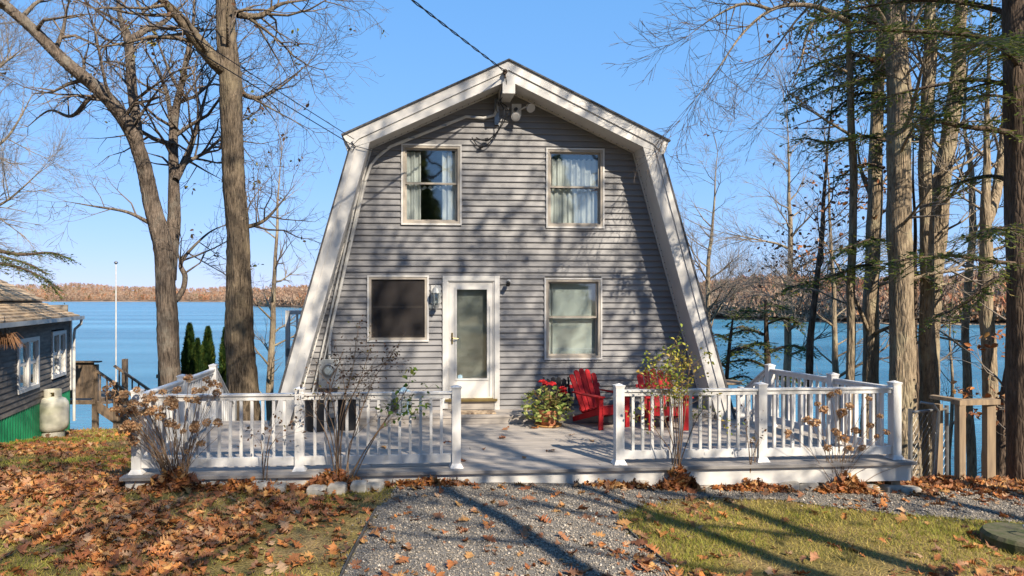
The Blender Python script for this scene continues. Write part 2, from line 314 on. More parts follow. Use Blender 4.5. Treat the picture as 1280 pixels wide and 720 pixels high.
L.new(n1.outputs[0], r1.inputs[0]); L.new(r1.outputs[0], b.inputs['Base Color']); b.inputs['Roughness'].default_value = 1; b.inputs['Specular IOR Level'].default_value = 0; M['hill'] = m

# ================================================================== SETTING: ground, lake, hills
def axis(parts): return np.concatenate([np.arange(a, b, s) for a, b, s in parts])
gx = axis([(-600, -100, 40), (-100, -26, 5), (-26, -12, .8), (-12, 11, .16), (11, 26, .8), (26, 100, 5), (100, 641, 40)])
gy = axis([(-600, -60, 40), (-60, -10, 3), (-10, 4.5, .6), (4.5, 20, .16), (20, 46, 1.0)])
X, Y = np.meshgrid(gx, gy); Z = ground_z(X, Y)
nx, ny = len(gx), len(gy); idx = np.arange(nx*ny).reshape(ny, nx)
gq = np.stack([idx[:-1, :-1], idx[:-1, 1:], idx[1:, 1:], idx[1:, :-1]], -1).reshape(-1, 4)
ground = tag(link('ground', np_mesh('ground', np.stack([X, Y, Z], -1), gq, M['lawn'], True)), kind='structure')

lk = MB(); lk.add([(-3500, 12, LAKE), (3500, 12, LAKE), (3500, 4500, LAKE), (-3500, 4500, LAKE)], [(0, 1, 2, 3)])
tag(lk.build('lake', M['water']), kind='structure')

HP = [(-1500, 900, 40), (-300, 1300, 26), (0, 1380, 11), (90, 1380, 12), (180, 1350, 10), (300, 1250, 9), (318, 620, 3), (390, 520, 4), (480, 450, 5), (640, 360, 5), (860, 262, 4), (960, 236, 6), (1060, 214, 7), (1160, 206, 8), (1280, 200, 9), (1700, 190, 60), (2600, 150, 70)]
pxs = np.unique(np.concatenate([np.linspace(-1500, -50, 60), np.linspace(-50, 1330, 360), np.linspace(1330, 2600, 60)]))
hd = np.interp(pxs, [p[0] for p in HP], [p[1] for p in HP]); hp = np.interp(pxs, [p[0] for p in HP], [p[2] for p in HP])
rows = np.array([-.02, 0, .02, .06, .12, .2, .3, .42, .56, .8]); hk = np.array([-.3, .02, .08, .2, .38, .6, .8, .95, 1.0, .7])
def hill_h(i):
    return (CAMH - LAKE) + hp[i]/F*hd[i]*1.5
pts = []
for i, p in enumerate(pxs):
    top = (CAMH-LAKE) + hp[i]/F*hd[i]*1.42
    wob = 1 + .12*math.sin(p*.021) + .06*math.sin(p*.067+1)
    for r, k in zip(rows, hk):
        D = hd[i]*(1+r); pts.append(((p-CX)/F*D, D, LAKE + top*k*(wob if k > .3 else 1)))
hv = np.array(pts).reshape(len(pxs), len(rows), 3); idx = np.arange(len(pxs)*len(rows)).reshape(len(pxs), len(rows))
hq = np.stack([idx[:-1, :-1], idx[1:, :-1], idx[1:, 1:], idx[:-1, 1:]], -1).reshape(-1, 4)
tag(link('hills', np_mesh('hills', hv, hq, M['hill'], True)), kind='structure')
# bare forest standing on the far slopes: fans of twigs, one mass nobody could count
def tri_cloud(name, C, U, Vv, tint, m, quads=False):     # centres, half axes
    if quads: V = np.stack([C-U-Vv, C+U-Vv, C+U+Vv, C-U+Vv], 1); k = 4
    else: V = np.stack([C-U-Vv, C+U-Vv, C+Vv], 1); k = 3
    n = len(C); me = np_mesh(name, V, np.arange(n*k).reshape(n, k), m)
    a = me.attributes.new('tint', 'FLOAT', 'FACE'); a.data.foreach_set('value', np.asarray(tint, np.float32)); return me
nt_ = 8500
ci = RNG.choice(np.where((pxs > -60) & (pxs < 1340))[0], nt_); fr = RNG.random(nt_)**1.3*(len(rows)-3)
j0 = np.minimum(fr.astype(int)+1, len(rows)-2); ff = fr-np.floor(fr)
ii = np.minimum(ci, len(pxs)-2); f2 = RNG.random(nt_)
B0 = hv[ii, j0]*(1-ff[:, None])+hv[ii, j0+1]*ff[:, None]; B1 = hv[ii+1, j0]*(1-ff[:, None])+hv[ii+1, j0+1]*ff[:, None]
base = B0*(1-f2[:, None])+B1*f2[:, None]
nk = 40; hgt = RNG.uniform(7, 12, nt_)*np.interp(base[:, 1], [200, 600, 1400], [.75, .9, 1.25]); tt = np.clip(RNG.normal(.5, .22, nt_)+.2*np.sin(base[:, 0]*.05), 0, .93); tt[RNG.random(nt_) < .06] = 1.0
q = RNG.uniform(0, 2*PI, (nt_, nk)); hh = RNG.uniform(.25, 1, (nt_, nk)); rr = np.sin(hh*PI*.9)*.32*hgt[:, None]*RNG.random((nt_, nk))**.5
C = np.stack([base[:, None, 0]+np.cos(q)*rr, base[:, None, 1]+np.sin(q)*rr, base[:, None, 2]+hh*hgt[:, None]*.95], -1).reshape(-1, 3)
sz = (hgt[:, None]*RNG.uniform(.03, .08, (nt_, nk))).reshape(-1, 1); dirv = RNG.normal(size=(nt_*nk, 3)); dirv /= np.linalg.norm(dirv, axis=1)[:, None]
up = np.stack([.4*RNG.normal(size=nt_*nk), .4*RNG.normal(size=nt_*nk), np.ones(nt_*nk)], -1)
sd_ = np.cross(up, dirv); sd_ /= np.linalg.norm(sd_, axis=1)[:, None]
fo = link('far_forest', tri_cloud('far_forest', C, sd_*sz*.7, up*sz*1.5, np.clip(np.repeat(tt, nk)+RNG.normal(0, .06, nt_*nk), 0, 1), M['farleaf']))
tag(fo, 'bare brown autumn woods covering the far lake shore', 'forest', kind='stuff')
# a pale house among the far trees on the right shore
hx = at(1056, 394, 232)
fh = thing('far_house', 'small pale house low among the trees on the far right shore', 'house', (hx[0], hx[1], LAKE+1.2), .1)
MB().box(-4.5, 4.5, -3, 3, -2, 3).build('wall', M['white'], fh)
MB().prism([(-5, 2.9), (5, 2.9), (0, 5.6)], -3.3, 3.3).build('roof', M['cabinroof'], fh)
for wx in (-3, -1, 1, 3): MB().box(wx-.5, wx+.5, -3.05, -2.98, .8, 2.2).build('window', M['glass'], fh)

# ================================================================== HOUSE
house = thing('gambrel_house', 'grey sided house with steep white trimmed gambrel roof and white glass door', 'house', W(0, 0, 0), A0)
HC = -0.06                                              # middle of the gable
def hwid(z):                                            # half width of the wall under the soffit
    return 3.56-(3.56-2.27)*z/4.57 if z < 4.57 else max(0.0, 2.27*(5.63-z)/(5.63-4.57))
OPEN = [(-1.81, -.805, 3.295, 4.645), (.68, 1.68, 3.26, 4.62), (-2.38, -1.365, 1.315, 2.415), (.65, 1.64, .99, 2.38), (-1.115, -.145, .10, 2.42)]
SH = .1035; z = .10; k = 0
while z < 5.60:
    z1 = min(z+SH, 5.625)
    zb = [z]+sorted({e for o in OPEN for e in (o[2], o[3]) if z+.004 < e < z1-.004})+[z1]
    for za, zc in zip(zb[:-1], zb[1:]):
        cuts = sorted([(o[0], o[1]) for o in OPEN if o[2] < zc-.002 and o[3] > za+.002])
        a0, a1 = HC-hwid(za), HC+hwid(za); b0, b1 = HC-hwid(zc), HC+hwid(zc)
        xs = [None] + [c for o in cuts for c in o] + [None]; lip = za == z
        yb, yt, yk = -.026+.022*(za-z)/SH, -.026+.022*(zc-z)/SH, .10; yl = yb-(.003 if lip else 0)
        segs = []
        for s0, s1 in zip(xs[::2], xs[1::2]):
            lo_x, hi_x = (a0 if s0 is None else s0), (a1 if s1 is None else s1); jx = lo_x+random.Random(k*13+int(lo_x*10)).uniform(.35, .65)*(hi_x-lo_x)
            if hi_x-lo_x > 3.2 and za == z: segs += [(s0, jx-.0012), (jx+.0012, s1)]
            else: segs.append((s0, s1))
        for s0, s1 in segs:
            p0, p1 = (a0, b0) if s0 is None else (s0, s0); q0, q1 = (a1, b1) if s1 is None else (s1, s1); zl = za+min(.012, (zc-za)/2)
            vv = [(p0, yb, za), (q0, yb, za), (q0, yk, za), (p0, yk, za), (p0, yl, zl), (q0, yl, zl), (p1, yt, zc), (q1, yt, zc), (q1, yk, zc), (p1, yk, zc)]
            fs = [(0, 3, 2, 1), (0, 1, 5, 4), (4, 5, 7, 6), (6, 7, 8, 9), (2, 3, 9, 8), (1, 2, 8, 7, 5), (3, 0, 4, 6, 9)]
            MB().add(vv, fs).build('siding_board', M['siding'], house)
    z = z1; k += 1
# shell behind the front: rooms, floors, back wall, steep side walls
DEP = 9.0
sh = MB()
for s in (-1, 1):
    P0, P1, P2 = (HC+s*3.56, 0), (HC+s*2.27, 4.57), (HC, 5.63)
    for a, b in ((P0, P1), (P1, P2)):
        o = .02; sh.add([(a[0], .1, a[1]), (b[0], .1, b[1]), (b[0], DEP, b[1]), (a[0], DEP, a[1]), (a[0]+s*o, .1, a[1]+o), (b[0]+s*o, .1, b[1]+o), (b[0]+s*o, DEP, b[1]+o), (a[0]+s*o, DEP, a[1]+o)], BOXF)
sh.box(HC-3.5, HC+3.5, .1, DEP, .02, .09); sh.box(HC-2.75, HC+2.75, .1, DEP, 2.72, 2.84); sh.box(HC-3.2, HC+3.2, 2.6, 2.68, .1, 2.72); sh.box(HC-2.2, HC+2.2, 2.6, 2.68, 2.84, 4.7)
sh.build('interior_shell', M['room'], house)
MB().prism([(HC-3.56, 0), (HC+3.56, 0), (HC+2.27, 4.57), (HC, 5.63), (HC-2.27, 4.57)], DEP, DEP+.12).build('back_wall', M['siding'], house)
MB().box(HC-3.55, HC+3.55, -.005, .1, -.25, .098).build('wall_base', M['white'], house)
# roof slabs (dark shingle), each a part
YF = -.50
for s in (-1, 1):
    def q(x, z_): return (HC+s*x, z_)
    n = (.425, .905)
    up_ = [q(0, 5.945), q(2.72, 4.655), q(2.72+.008, 4.682), q(0, 5.97)]
    if s > 0: up_ = up_[::-1]
    MB().prism(up_, YF-.05, DEP+.4).build('roof', M['shingle'], house)
    lo_ = [q(3.85, -.03), q(2.585, 4.45), q(2.61, 4.455), q(3.885, -.03)]
    if s < 0: lo_ = lo_[::-1]
    MB().prism(lo_, YF-.03, DEP+.3).build('roof', M['shingle'], house)
    # rake boards: the inner wide board and a proud outer strip
    ub = [q(0, 5.625), q(2.27, 4.57), q(2.58, 4.47), q(2.70, 4.66), q(0, 5.94)]
    ut = [q(0, 5.79), q(2.44, 4.62), q(2.585, 4.475), q(2.705, 4.662), q(0, 5.942)]
    lb = [q(2.272, 4.565), q(3.56, 0), q(3.83, 0), q(2.582, 4.46)]
    lt = [q(2.47, 4.55), q(3.71, .004), q(3.832, .004), q(2.60, 4.44)]
    for nm, poly, y0, y1 in (('rake_board', ub, YF, YF+.03), ('rake_strip', ut, YF-.022, YF-.001), ('rake_board', lb, YF+.001, YF+.03), ('rake_strip', lt, YF-.020, YF)):
        if s < 0: poly = poly[::-1]
        MB().prism(poly[::-1], y0, y1).build(nm, M['white'], house)
    # eave box of the upper roof
    eb = [q(2.62, 4.40), q(2.58, 4.47), q(2.695, 4.655), q(2.715, 4.64)]
    MB().prism(eb if s > 0 else eb[::-1], YF+.03, DEP).build('eave_board', M['white'], house)
    # soffits with drilled vents
    for a, b in (((2.27, 4.57), (3.56, .0)), ((0, 5.63), (2.27, 4.57))):
        o = (.03, .008) if a[0] > 1 else (.014, .03)
        p = [q(*a), q(*b), q(b[0]+o[0], b[1]+o[1]), q(a[0]+o[0], a[1]+o[1])]
        MB().prism(p if s > 0 else p[::-1], YF+.03, -.03).build('soffit', M['soffit'], house)
        jb = MB(); Lg = math.hypot(b[0]-a[0], b[1]-a[1]); ux, uz = (b[0]-a[0])/Lg, (b[1]-a[1])/Lg
        nxn, nzn = (-uz, ux) if (-uz*-1) < 0 else (uz, -ux)
        # trim moulding where soffit meets the wall
        c0, c1 = (HC+s*(a[0]-.012), -.045, a[1]-.012), (HC+s*(b[0]-.012), -.045, b[1]-.0)
        jb.beam(c0, c1, .03, .022); jb.build('soffit_trim', M['soffit'], house)
        vb = MB(); nv = int(Lg/.11)
        for i in range(1, nv):
            t = i/nv; cx_, cz_ = a[0]+(b[0]-a[0])*t, a[1]+(b[1]-a[1])*t
            vb.box(HC+s*cx_-.007, HC+s*cx_+.007, -.085, -.07, cz_-.007, cz_+.007)
        tag(vb.build('soffit_vent', M['black'], house), kind='stuff')
# ridge beam end
MB().prism([(HC-.105, 5.40), (HC+.105, 5.40), (HC+.105, 5.70), (HC-.105, 5.70)], YF-.03, -.02).build('ridge_beam', M['white'], house, bevel=.004)
# small balcony rail seen past the left roof edge
bl = MB()
for i in range(5): bl.box(-4.02-.0+i*.16, -3.98+i*.16, 1.9, 1.94, 1.05, 1.75)
bl.box(-4.06, -3.0, 1.88, 1.96, 1.72, 1.80); bl.box(-4.06, -3.0, 1.86, 5.2, .90, 1.06); bl.box(-4.06, -3.98, 1.86, 1.96, .7, 1.8)
bl.build('balcony_rail', M['white_vinyl'], house)

def fold_curtain(x0, x1, z0, z1, y, n, amp=.025, ruffle=0, seed=0):
    rg = np.random.default_rng(seed); xs = np.linspace(x0, x1, n); ph = rg.uniform(0, 6)
    yy = y + amp*np.sin(xs*58+ph+.7*np.sin(xs*17)) + amp*.4*np.sin(xs*131)
    zt = z1 + ruffle*np.sin(xs*70); zb = z0 + ruffle*np.sin(xs*40)
    V = np.concatenate([np.stack([xs, yy, zt], -1), np.stack([xs, yy*.5+y*.5+.01*np.sin(xs*30), (zt+zb)/2], -1), np.stack([xs, yy, zb], -1)])
    i = np.arange(n-1); fq = np.concatenate([np.stack([i, i+n, i+n+1, i+1], -1), np.stack([i+n, i+2*n, i+2*n+1, i+n+1], -1)])
    return np_mesh('curtain', V, fq, M['curtain'], True)
def ring(x0, x1, z0, z1, t, y0, y1):
    mb = MB(); mb.box(x0, x1, y0, y1, z1-t, z1); mb.box(x0, x1, y0, y1, z0, z0+t); mb.box(x0, x0+t, y0, y1, z0+t, z1-t); mb.box(x1-t, x1, y0, y1, z0+t, z1-t); return mb
def window(o, kind):
    x0, x1, z0, z1 = o
    ring(x0-.012, x1+.012, z0-.012, z1+.012, .028, -.046, .08).build('window_trim', M['white'], house)
    fr = ring(x0+.0165, x1-.0165, z0+.0165, z1-.0165, .04, -.036, .075).build('window_frame', M['beige'], house)
    zm = (z0+z1)/2 + (.03 if kind != 'dark' else .03)
    a0, a1 = x0+.057, x1-.057
    for nm, za, zb, y in (('upper_sash', zm-.02, z1-.057, .02), ('lower_sash', z0+.057, zm+.02, .045)):
        s_ = ring(a0, a1, za, zb, .028, y-.012, y+.012).build(nm, M['beige'], house)
        MB().box(a0+.03, a1-.03, y-.003, y+.003, za+.03, zb-.03).build('pane', M['glass'], s_)
    if kind == 'dark':
        MB().box(a0-.001, a1+.001, -.004, -.002, z0+.056, z1-.056).build('insect_screen', M['screen'], house)
    if kind == 'side':
        for c0, c1, zb in ((a0, a0+.27, z0+.08), (a1-.26, a1, z0+.08)): link('curtain', fold_curtain(c0, c1, zb, z1-.1, .10, 40, seed=int(abs(c0)*9)), house)
        link('curtain', fold_curtain(a0+.2, a1-.18, z0+.62, z0+.66, .11, 30, ruffle=.02, seed=4), house)
    if kind == 'full':
        link('curtain', fold_curtain(a0, a1, zm, z1-.16, .095, 110, ruffle=.012, seed=2), house); link('curtain', fold_curtain(a0+.0, a1-.0, z0+.06, zm-.02, .11, 100, ruffle=.012, seed=6), house)
    if kind == 'blind':
        link('curtain', fold_curtain(a0, a0+.1, z0+.06, z1-.1, .095, 24, seed=3), house)
        MB().box(a0+.08, a1, .115, .12, z0+.06, z1-.08).build('blind', M['shade'], house)
for o, kd in zip(OPEN[:4], ('side', 'full', 'dark', 'blind')): window(o, kd)
# door
x0, x1, z0, z1 = OPEN[4]
ca = MB(); ca.box(x0-.005, x0+.085, -.05, .09, .16, z1); ca.box(x1-.085, x1+.005, -.05, .09, .10, z1); ca.box(x0+.085, x1-.085, -.05, .09, z1-.085, z1); ca.build('door_casing', M['white'], house, bevel=.004)
ca = MB(); ca.box(x0+.085, x0+.105, -.03, .09, .3, z1-.085); ca.box(x1-.105, x1-.085, -.03, .09, .3, z1-.085); ca.box(x0+.105, x1-.105, -.03, .09, z1-.105, z1-.085); ca.build('door_jamb', M['white'], house)
dx0, dx1, dz0, dz1 = x0+.108, x1-.108, .33, z1-.108
door = MB(); g = (dx0+.125, dx1-.095, dz0+.33, dz1-.115)
door.box(dx0, g[0], -.015, .025, dz0, dz1); door.box(g[1], dx1, -.015, .025, dz0, dz1); door.box(g[0], g[1], -.015, .025, dz0, g[2]); door.box(g[0], g[1], -.015, .025, g[3], dz1)
door = door.build('door', M['white'], house, bevel=.004)
ring(g[0]-.022, g[1]+.022, g[2]-.022, g[3]+.022, .03, -.028, -.016).build('glass_bead', M['white'], door)
MB().box(g[0], g[1], .0, .005, g[2], g[3]).build('pane', M['glass'], door)
MB().box(x1-.18, x1-.155, -.02, -.016, .36, 1.9).build('door_closer_strip', M['metal_grey'], door)
bs = MB(); zz = g[2]+.01
while zz < g[3]: bs.add([(g[0]-.02, .095, zz), (g[1]+.02, .095, zz), (g[1]+.02, .075, zz+.017), (g[0]-.02, .075, zz+.017)], [(0, 1, 2, 3)]); zz += .02
bs.build('blind', M['shade'], door)
MB().box(x0+.05, x1-.05, .10, .12, .2, 2.4).build('inner_door', M['white'], house)
hb = MB(); hb.box(dx0+.04, dx0+.065, -.03, -.015, 1.26, 1.45); hb.tube([(dx0+.052, -.03, 1.36), (dx0+.052, -.065, 1.36), (dx0+.07, -.07, 1.36), (dx0+.15, -.068, 1.35)], .009, 8); hb.build('handle', M['brass'], door)
hb = MB(); hb.prism([(g[0]+.025, g[2]+.01), (g[0]+.105, g[2]+.01), (g[0]+.105, g[2]+.06), (g[0]+.065, g[2]+.075), (g[0]+.025, g[2]+.06)], -.004, -.002); hb.build('sticker', M['bluepaint'], door)
MB().box(x0+.04, x1-.04, -.09, .12, .285, .325).build('threshold', M['brass'], house)
MB().box(x0+.02, x1-.02, -.035, .1, .145, .285).build('door_step_riser', M['deckboard'], house)
# wall lantern
lm = link('wall_lantern', None, house)
lx, lz = -1.235, 2.06
MB().box(lx-.085, lx+.085, -.045, -.02, lz-.11, lz+.20).build('back_plate', M['white'], lm, bevel=.01)
l2 = MB(); l2.lathe([(.012, .20), (.05, .17), (.085, .10), (.09, .09)][::-1], (lx, -.15, lz-.02), 12); l2.tube([(lx, -.05, lz+.10), (lx, -.1, lz+.2), (lx, -.15, lz+.17)], .01, 6)
l2.lathe([(.01, -.20), (.03, -.17), (.055, -.13), (.062, -.12)], (lx, -.15, lz-.02), 12)
for i in range(6): q_ = i*PI/3; l2.beam((lx+.058*math.cos(q_), -.15+.058*math.sin(q_), lz-.14), (lx+.085*math.cos(q_), -.15+.085*math.sin(q_), lz+.07), .008, .008)
l2.build('lantern_cage', M['metal_grey'], lm)
MB().lathe([(.05, -.12), (.078, .09)], (lx, -.15, lz-.02), 12).build('lantern_glass', M['clear'], lm, sm=True)
# security camera right of the door
sc_ = MB(); sc_.lathe([(.035, 0), (.035, .02)], (.02, -.03, 2.33), 12, Matrix.Rotation(PI/2, 3, 'X')); sc_.tube([(.02, -.04, 2.33), (.02, -.09, 2.32), (.0, -.12, 2.29)], .014, 8)
so = sc_.build('security_camera', M['white'], house)
MB().tube([(.0, -.1, 2.30), (-.02, -.19, 2.27)], [.036, .036], 12).build('camera_head', M['black'], so)
# twin floodlight
fl = link('floodlight', None, house)
fx, fz = .15, 5.27
MB().box(fx-.085, fx+.085, -.06, -.02, fz-.11, fz+.10).build('back_plate', M['white'], fl, bevel=.01)
MB().tube([(fx-.02, -.06, fz), (fx-.02, -.13, fz-.01)], .03, 10).build('motion_sensor', M['black'], fl)
for (tx, tz, sx) in ((.20, .02, 1), (-.03, -.13, 0)):
    hb = MB(); d = Vector((.25 if sx else -.15, -.8, -.5)).normalized(); p = Vector((fx+tx, -.16, fz+tz))
    hb.tube([Vector((fx+.02*sx, -.06, fz-.02)), p-d*.06], .013, 8); hb.tube([p-d*.07, p-d*.02, p+d*.06, p+d*.07], [.03, .045, .072, .078], 14); hb.build('flood_head', M['white'], fl)
    MB().tube([p+d*.071, p+d*.074], [.06, .055], 14).build('lamp_face', M['soffit'], fl)
# meter, conduits and weatherhead
mt = link('electric_meter', None, house)
mx_, mz = -3.02, .80
MB().box(mx_-.17, mx_+.17, -.13, -.023, mz-.26, mz+.22).build('meter_box', M['metal_grey'], mt, bevel=.008)
RX = Matrix.Rotation(PI/2, 3, 'X')
MB().lathe([(.105, .0), (.105, .03), (.095, .035)], (mx_, -.13, mz+.04), 22, RX).build('meter_collar', M['galv'], mt)
MB().lathe([(.085, .03), (.085, .09), (.06, .115), (.01, .12)], (mx_, -.13, mz+.04), 22, RX).build('meter_glass', M['clear'], mt, sm=True)
MB().lathe([(.07, .0), (.07, .05)], (mx_, -.13, mz+.04), 18, RX).build('meter_dial', M['white'], mt)
cd_ = MB(); cd_.tube([(mx_, -.06, mz+.2), (mx_, -.06, 1.3), (mx_+.03, -.06, 1.55), (-2.42, -.06, 4.02), (-2.33, -.06, 4.28), (-2.22, -.06, 4.42), (-2.0, -.06, 4.60), (-1.2, -.06, 4.93), (-.72, -.06, 5.13), (-.42, -.06, 5.11), (-.24, -.07, 5.16), (-.19, -.09, 5.28)], .026, 10)
cd_.build('service_conduit', M['pipe'], house)
cd_ = MB(); cd_.tube([(-3.33, -.1, .3), (-2.50, -.1, 4.02), (-2.44, -.1, 4.25)], .016, 8); cd_.tube([(-3.26, -.07, .3), (-2.46, -.07, 4.02)], .012, 8); cd_.build('side_conduit', M['pipe'], house)
for zq, xq in ((1.1, mx_), (3.0, -2.71), (4.75, -1.64), (4.97, -1.1), (5.12, -.6)): MB().box(xq-.045, xq+.045, -.09, -.02, zq-.012, zq+.012).build('pipe_clamp', M['galv'], house)
wh = MB(); wh.tube([(-.19, -.09, 5.22), (-.19, -.11, 5.34), (-.16, -.2, 5.36)], [.03, .035, .045], 10); wh.box(-.23, -.15, -.06, -.02, 5.0, 5.45)
wh.build('weatherhead', M['galv'], house)
wl = MB()
for pts_ in ([(-.17, -.2, 5.35), (-.1, -.3, 5.15), (-.2, -.22, 4.86), (-.38, -.1, 4.72), (-.55, -.05, 4.78)], [(-.15, -.2, 5.35), (-.03, -.28, 5.2), (-.15, -.2, 4.92), (-.35, -.12, 4.66), (-.50, -.06, 4.62), (-.62, -.06, 4.78)], [(-.16, -.2, 5.36), (-.10, -.5, 5.5), (-.12, -.52, 5.72)], [(-.18, -.2, 5.35), (-.2, -.38, 5.25), (-.16, -.45, 5.55), (-.13, -.5, 5.7)]):
    P = [Vector(p) for p in pts_]; o = []
    for i in range(len(P)-1):
        for t in np.linspace(0, 1, 6)[:-1]: 
            a, b_, c_, d_ = P[max(i-1, 0)], P[i], P[i+1], P[min(i+2, len(P)-1)]
            o.append(.5*((2*b_)+(c_-a)*t+(2*a-5*b_+4*c_-d_)*t*t+(3*b_-a-3*c_+d_)*t**3))
    o.append(P[-1]); wl.tube(o, .009, 6)
wl.tube([(-.40, -.09, 4.73), (-.34, -.1, 4.74)], .03, 8); wl.tube([(-.50, -.07, 4.61), (-.44, -.08, 4.63)], .03, 8)
wl.build('service_wire', M['cable'], house)
il = MB(); il.tube([(-.13, YF-.025, 5.74), (-.13, YF-.09, 5.74)], [.035, .04], 10); il.tube([(-.13, YF-.05, 5.70), (-.13, YF-.08, 5.64)], [.018, .015], 8); il.build('cable_insulator', M['hembark'], house)
tw = MB(); tw.tube([(-2.62, YF-.03, 4.56), (-2.56, YF-.05, 4.48), (-2.60, YF-.05, 4.42), (-2.66, YF-.03, 4.45)], .008, 6); tw.tube([(-2.60, YF-.045, 4.50), (-2.2, YF-.035, 4.40), (-2.05, -.3, 4.52)], .006, 6); tw.build('cable_hook', M['cable'], house)

# overhead wires to a pole behind the viewer
POLE = Vector((-10.0, -14.0, 7.0))
pole = thing('utility_pole', 'brown wooden utility pole behind the viewer carrying the house wires', 'pole', (POLE.x, POLE.y, gz(POLE.x, POLE.y)))
zp = -pole.location.z
MB().tube([(0, 0, -.5), (0, 0, 8.6+zp-.3)], [.15, .11], 12).build('post', M['oldwood'], pole)
MB().box(-2.3, 1.0, -.16, -.07, 7.0+zp, 7.12+zp).build('crossarm', M['oldwood'], pole)
def wire(name, a, b, sag, r, twist, label, n=60):
    a, b = Vector(a), Vector(b); mb = MB()
    for ph in ((0, PI) if twist else (0,)):
        pt = []
        N_ = n*(4 if twist else 1)
        for i in range(N_+1):
            t = i/N_; p = a.lerp(b, t); p.z -= sag*4*t*(1-t)
            if twist: q_ = t*260+ph; p = p + Vector((math.cos(q_)*.011, 0, math.sin(q_)*.011))
            pt.append(p)
        mb.tube(pt, r, 5)
    o = mb.build(name, M['cable']); tag(o, label, 'cable'); return o
wire('power_cable', W(-.13, YF-.08, 5.74), POLE+Vector((-2.2, 0, .2)), .35, .0075, True, 'thick twisted black power cable reaching the gable peak')
wire('phone_wire', W(-2.60, YF-.05, 4.50), POLE+Vector((-.4, 0, .15)), .2, .007, False, 'lower thin wire sloping from the left eave past the trees')
wire('phone_wire', W(-2.58, YF-.05, 4.60), POLE+Vector((-.1, 0, .5)), .28, .006, False, 'upper thin wire sloping from the left eave past the trees')

# ================================================================== DECK
deck = thing('deck', 'grey board deck with white front skirt across the house front', 'deck', W(0, 0, 0), A0)
DX0, DX1, DY0 = -5.03, 4.58, -3.60
BW = .142; y = DY0+.15; i = 0
bme = {}
while y < -.02:
    y1 = min(y+BW-.005, -.02)
    x0_, x1_ = DX0+.005, DX1-.005
    joints = sorted(random.Random(i).sample([-3.4, -2.2, -.9, .6, 1.9, 3.1], 1)); xs = [x0_]+joints+[x1_]
    for a, b_ in zip(xs[:-1], xs[1:]):
        MB().box(a+.002, b_-.002, y, y1, -.035, random.Random(i*7+int(a*10)).uniform(-.003, 0)).build('deck_board', M['deckboard'], deck, bevel=.003)
    y += BW; i += 1
y0s = y
for j in range(5):                                      # deck strip beside the right wall
    MB().box(3.95, DX1-.005, -.01+j*BW, -.01+j*BW+BW-.005, -.035, 0).build('deck_board', M['deckboard'], deck)
MB().box(DX0, DX1, DY0, DY0+.144, -.038, .003).build('border_board', M['deckedge'], deck, bevel=.004)
MB().box(DX0+.05, DX1-.05, DY0+.05, DY0+.08, -.24, -.04).build('front_skirt', M['white'], deck)
MB().box(DX0+.05, DX0+.08, DY0+.081, -.1, -.24, -.04).build('side_skirt', M['white'], deck); MB().box(DX1-.08, DX1-.05, DY0+.081, .6, -.24, -.04).build('side_skirt', M['white'], deck)
for px_ in (DX0+.3, -2.4, 0.2, 2.6, DX1-.22):
    for py_ in (DY0+.14, -.6):
        p = W(px_, py_); MB().box(px_-.06, px_+.06, py_-.05, py_+.07, gz(p[0], p[1])-.25, -.04).build('support_post', M['cedar'], deck)
jo = MB(); jo.box(DX0+.1, DX1-.1, DY0+.09, -.1, -.2, -.045); jo.build('joist_frame', M['oldwood'], deck)
# low platform in front of the door wall
MB().box(-3.45, 3.38, -.64, -.50, .10, .138).build('platform_board', M['deckboard'], deck, bevel=.003)
for j in range(4): MB().box(-3.45, 3.38, -.495+j*.122, -.495+j*.122+.117, .10, .136).build('platform_board', M['deckboard'], deck, bevel=.003)
MB().box(-3.44, 3.37, -.625, -.6, .002, .10).build('platform_riser', M['deckboard'], deck)

# railing sections
RT, RB = .915, .115
cap_m = MB(); cap_m.box(-.063, .063, -.063, .063, .962, .974); cap_m.add([(-.06, -.06, .974), (.06, -.06, .974), (.06, .06, .974), (-.06, .06, .974), (0, 0, .996)], [(0, 1, 4), (1, 2, 4), (2, 3, 4), (3, 0, 4)]); cap_m.box(-.057, .057, -.057, .057, .945, .962)
cap_m = cap_m.mesh('post_cap', M['white_vinyl'])
pst = MB(); pst.box(-.053, .053, -.053, .053, .0, .962); post_m = pst.mesh('post', M['white_vinyl'])
sk = MB(); sk.add([(-.082, -.082, .004), (.082, -.082, .004), (.082, .082, .004), (-.082, .082, .004), (-.055, -.055, .055), (.055, -.055, .055), (.055, .055, .055), (-.055, .055, .055)], BOXF); skirt_m = sk.mesh('post_skirt', M['white_vinyl'])
bal_m = MB().box(-.0165, .0165, -.0165, .0165, RB+.05, RT-.075).mesh('baluster', M['white_vinyl'])
def rail_post(par, x, y, rz=0):
    o = link('post', post_m, par, (x, y, 0), rz)
    link('post_cap', cap_m, o); link('post_skirt', skirt_m, o); return o
def rail_span(par, a, b, dz=0.0, nb=None, mid=True):
    a, b = Vector((*a, 0)), Vector((*b, 0)); d = (b-a); Lh = d.length; u = d/Lh; a2, b2 = a+u*.053, b-u*.053
    if dz: b2 = b2+Vector((0, 0, dz))
    tr_ = MB(); tr_.beam(a2+Vector((0, 0, RT-.012)), b2+Vector((0, 0, RT-.012)), .085, .024); tr_.beam(a2+Vector((0, 0, RT-.05)), b2+Vector((0, 0, RT-.05)), .05, .053); tr_.build('top_rail', M['white_vinyl'], par)
    br = MB(); br.beam(a2+Vector((0, 0, RB)), b2+Vector((0, 0, RB)), .045, .10); br.build('bottom_rail', M['white_vinyl'], par)
    nb = nb or max(2, int(round((Lh-.10)/.122))-1)
    for i in range(nb):
        t = (i+1)/(nb+1); p = a2.lerp(b2, t); link('baluster', bal_m, par, p, math.atan2(u.y, u.x))
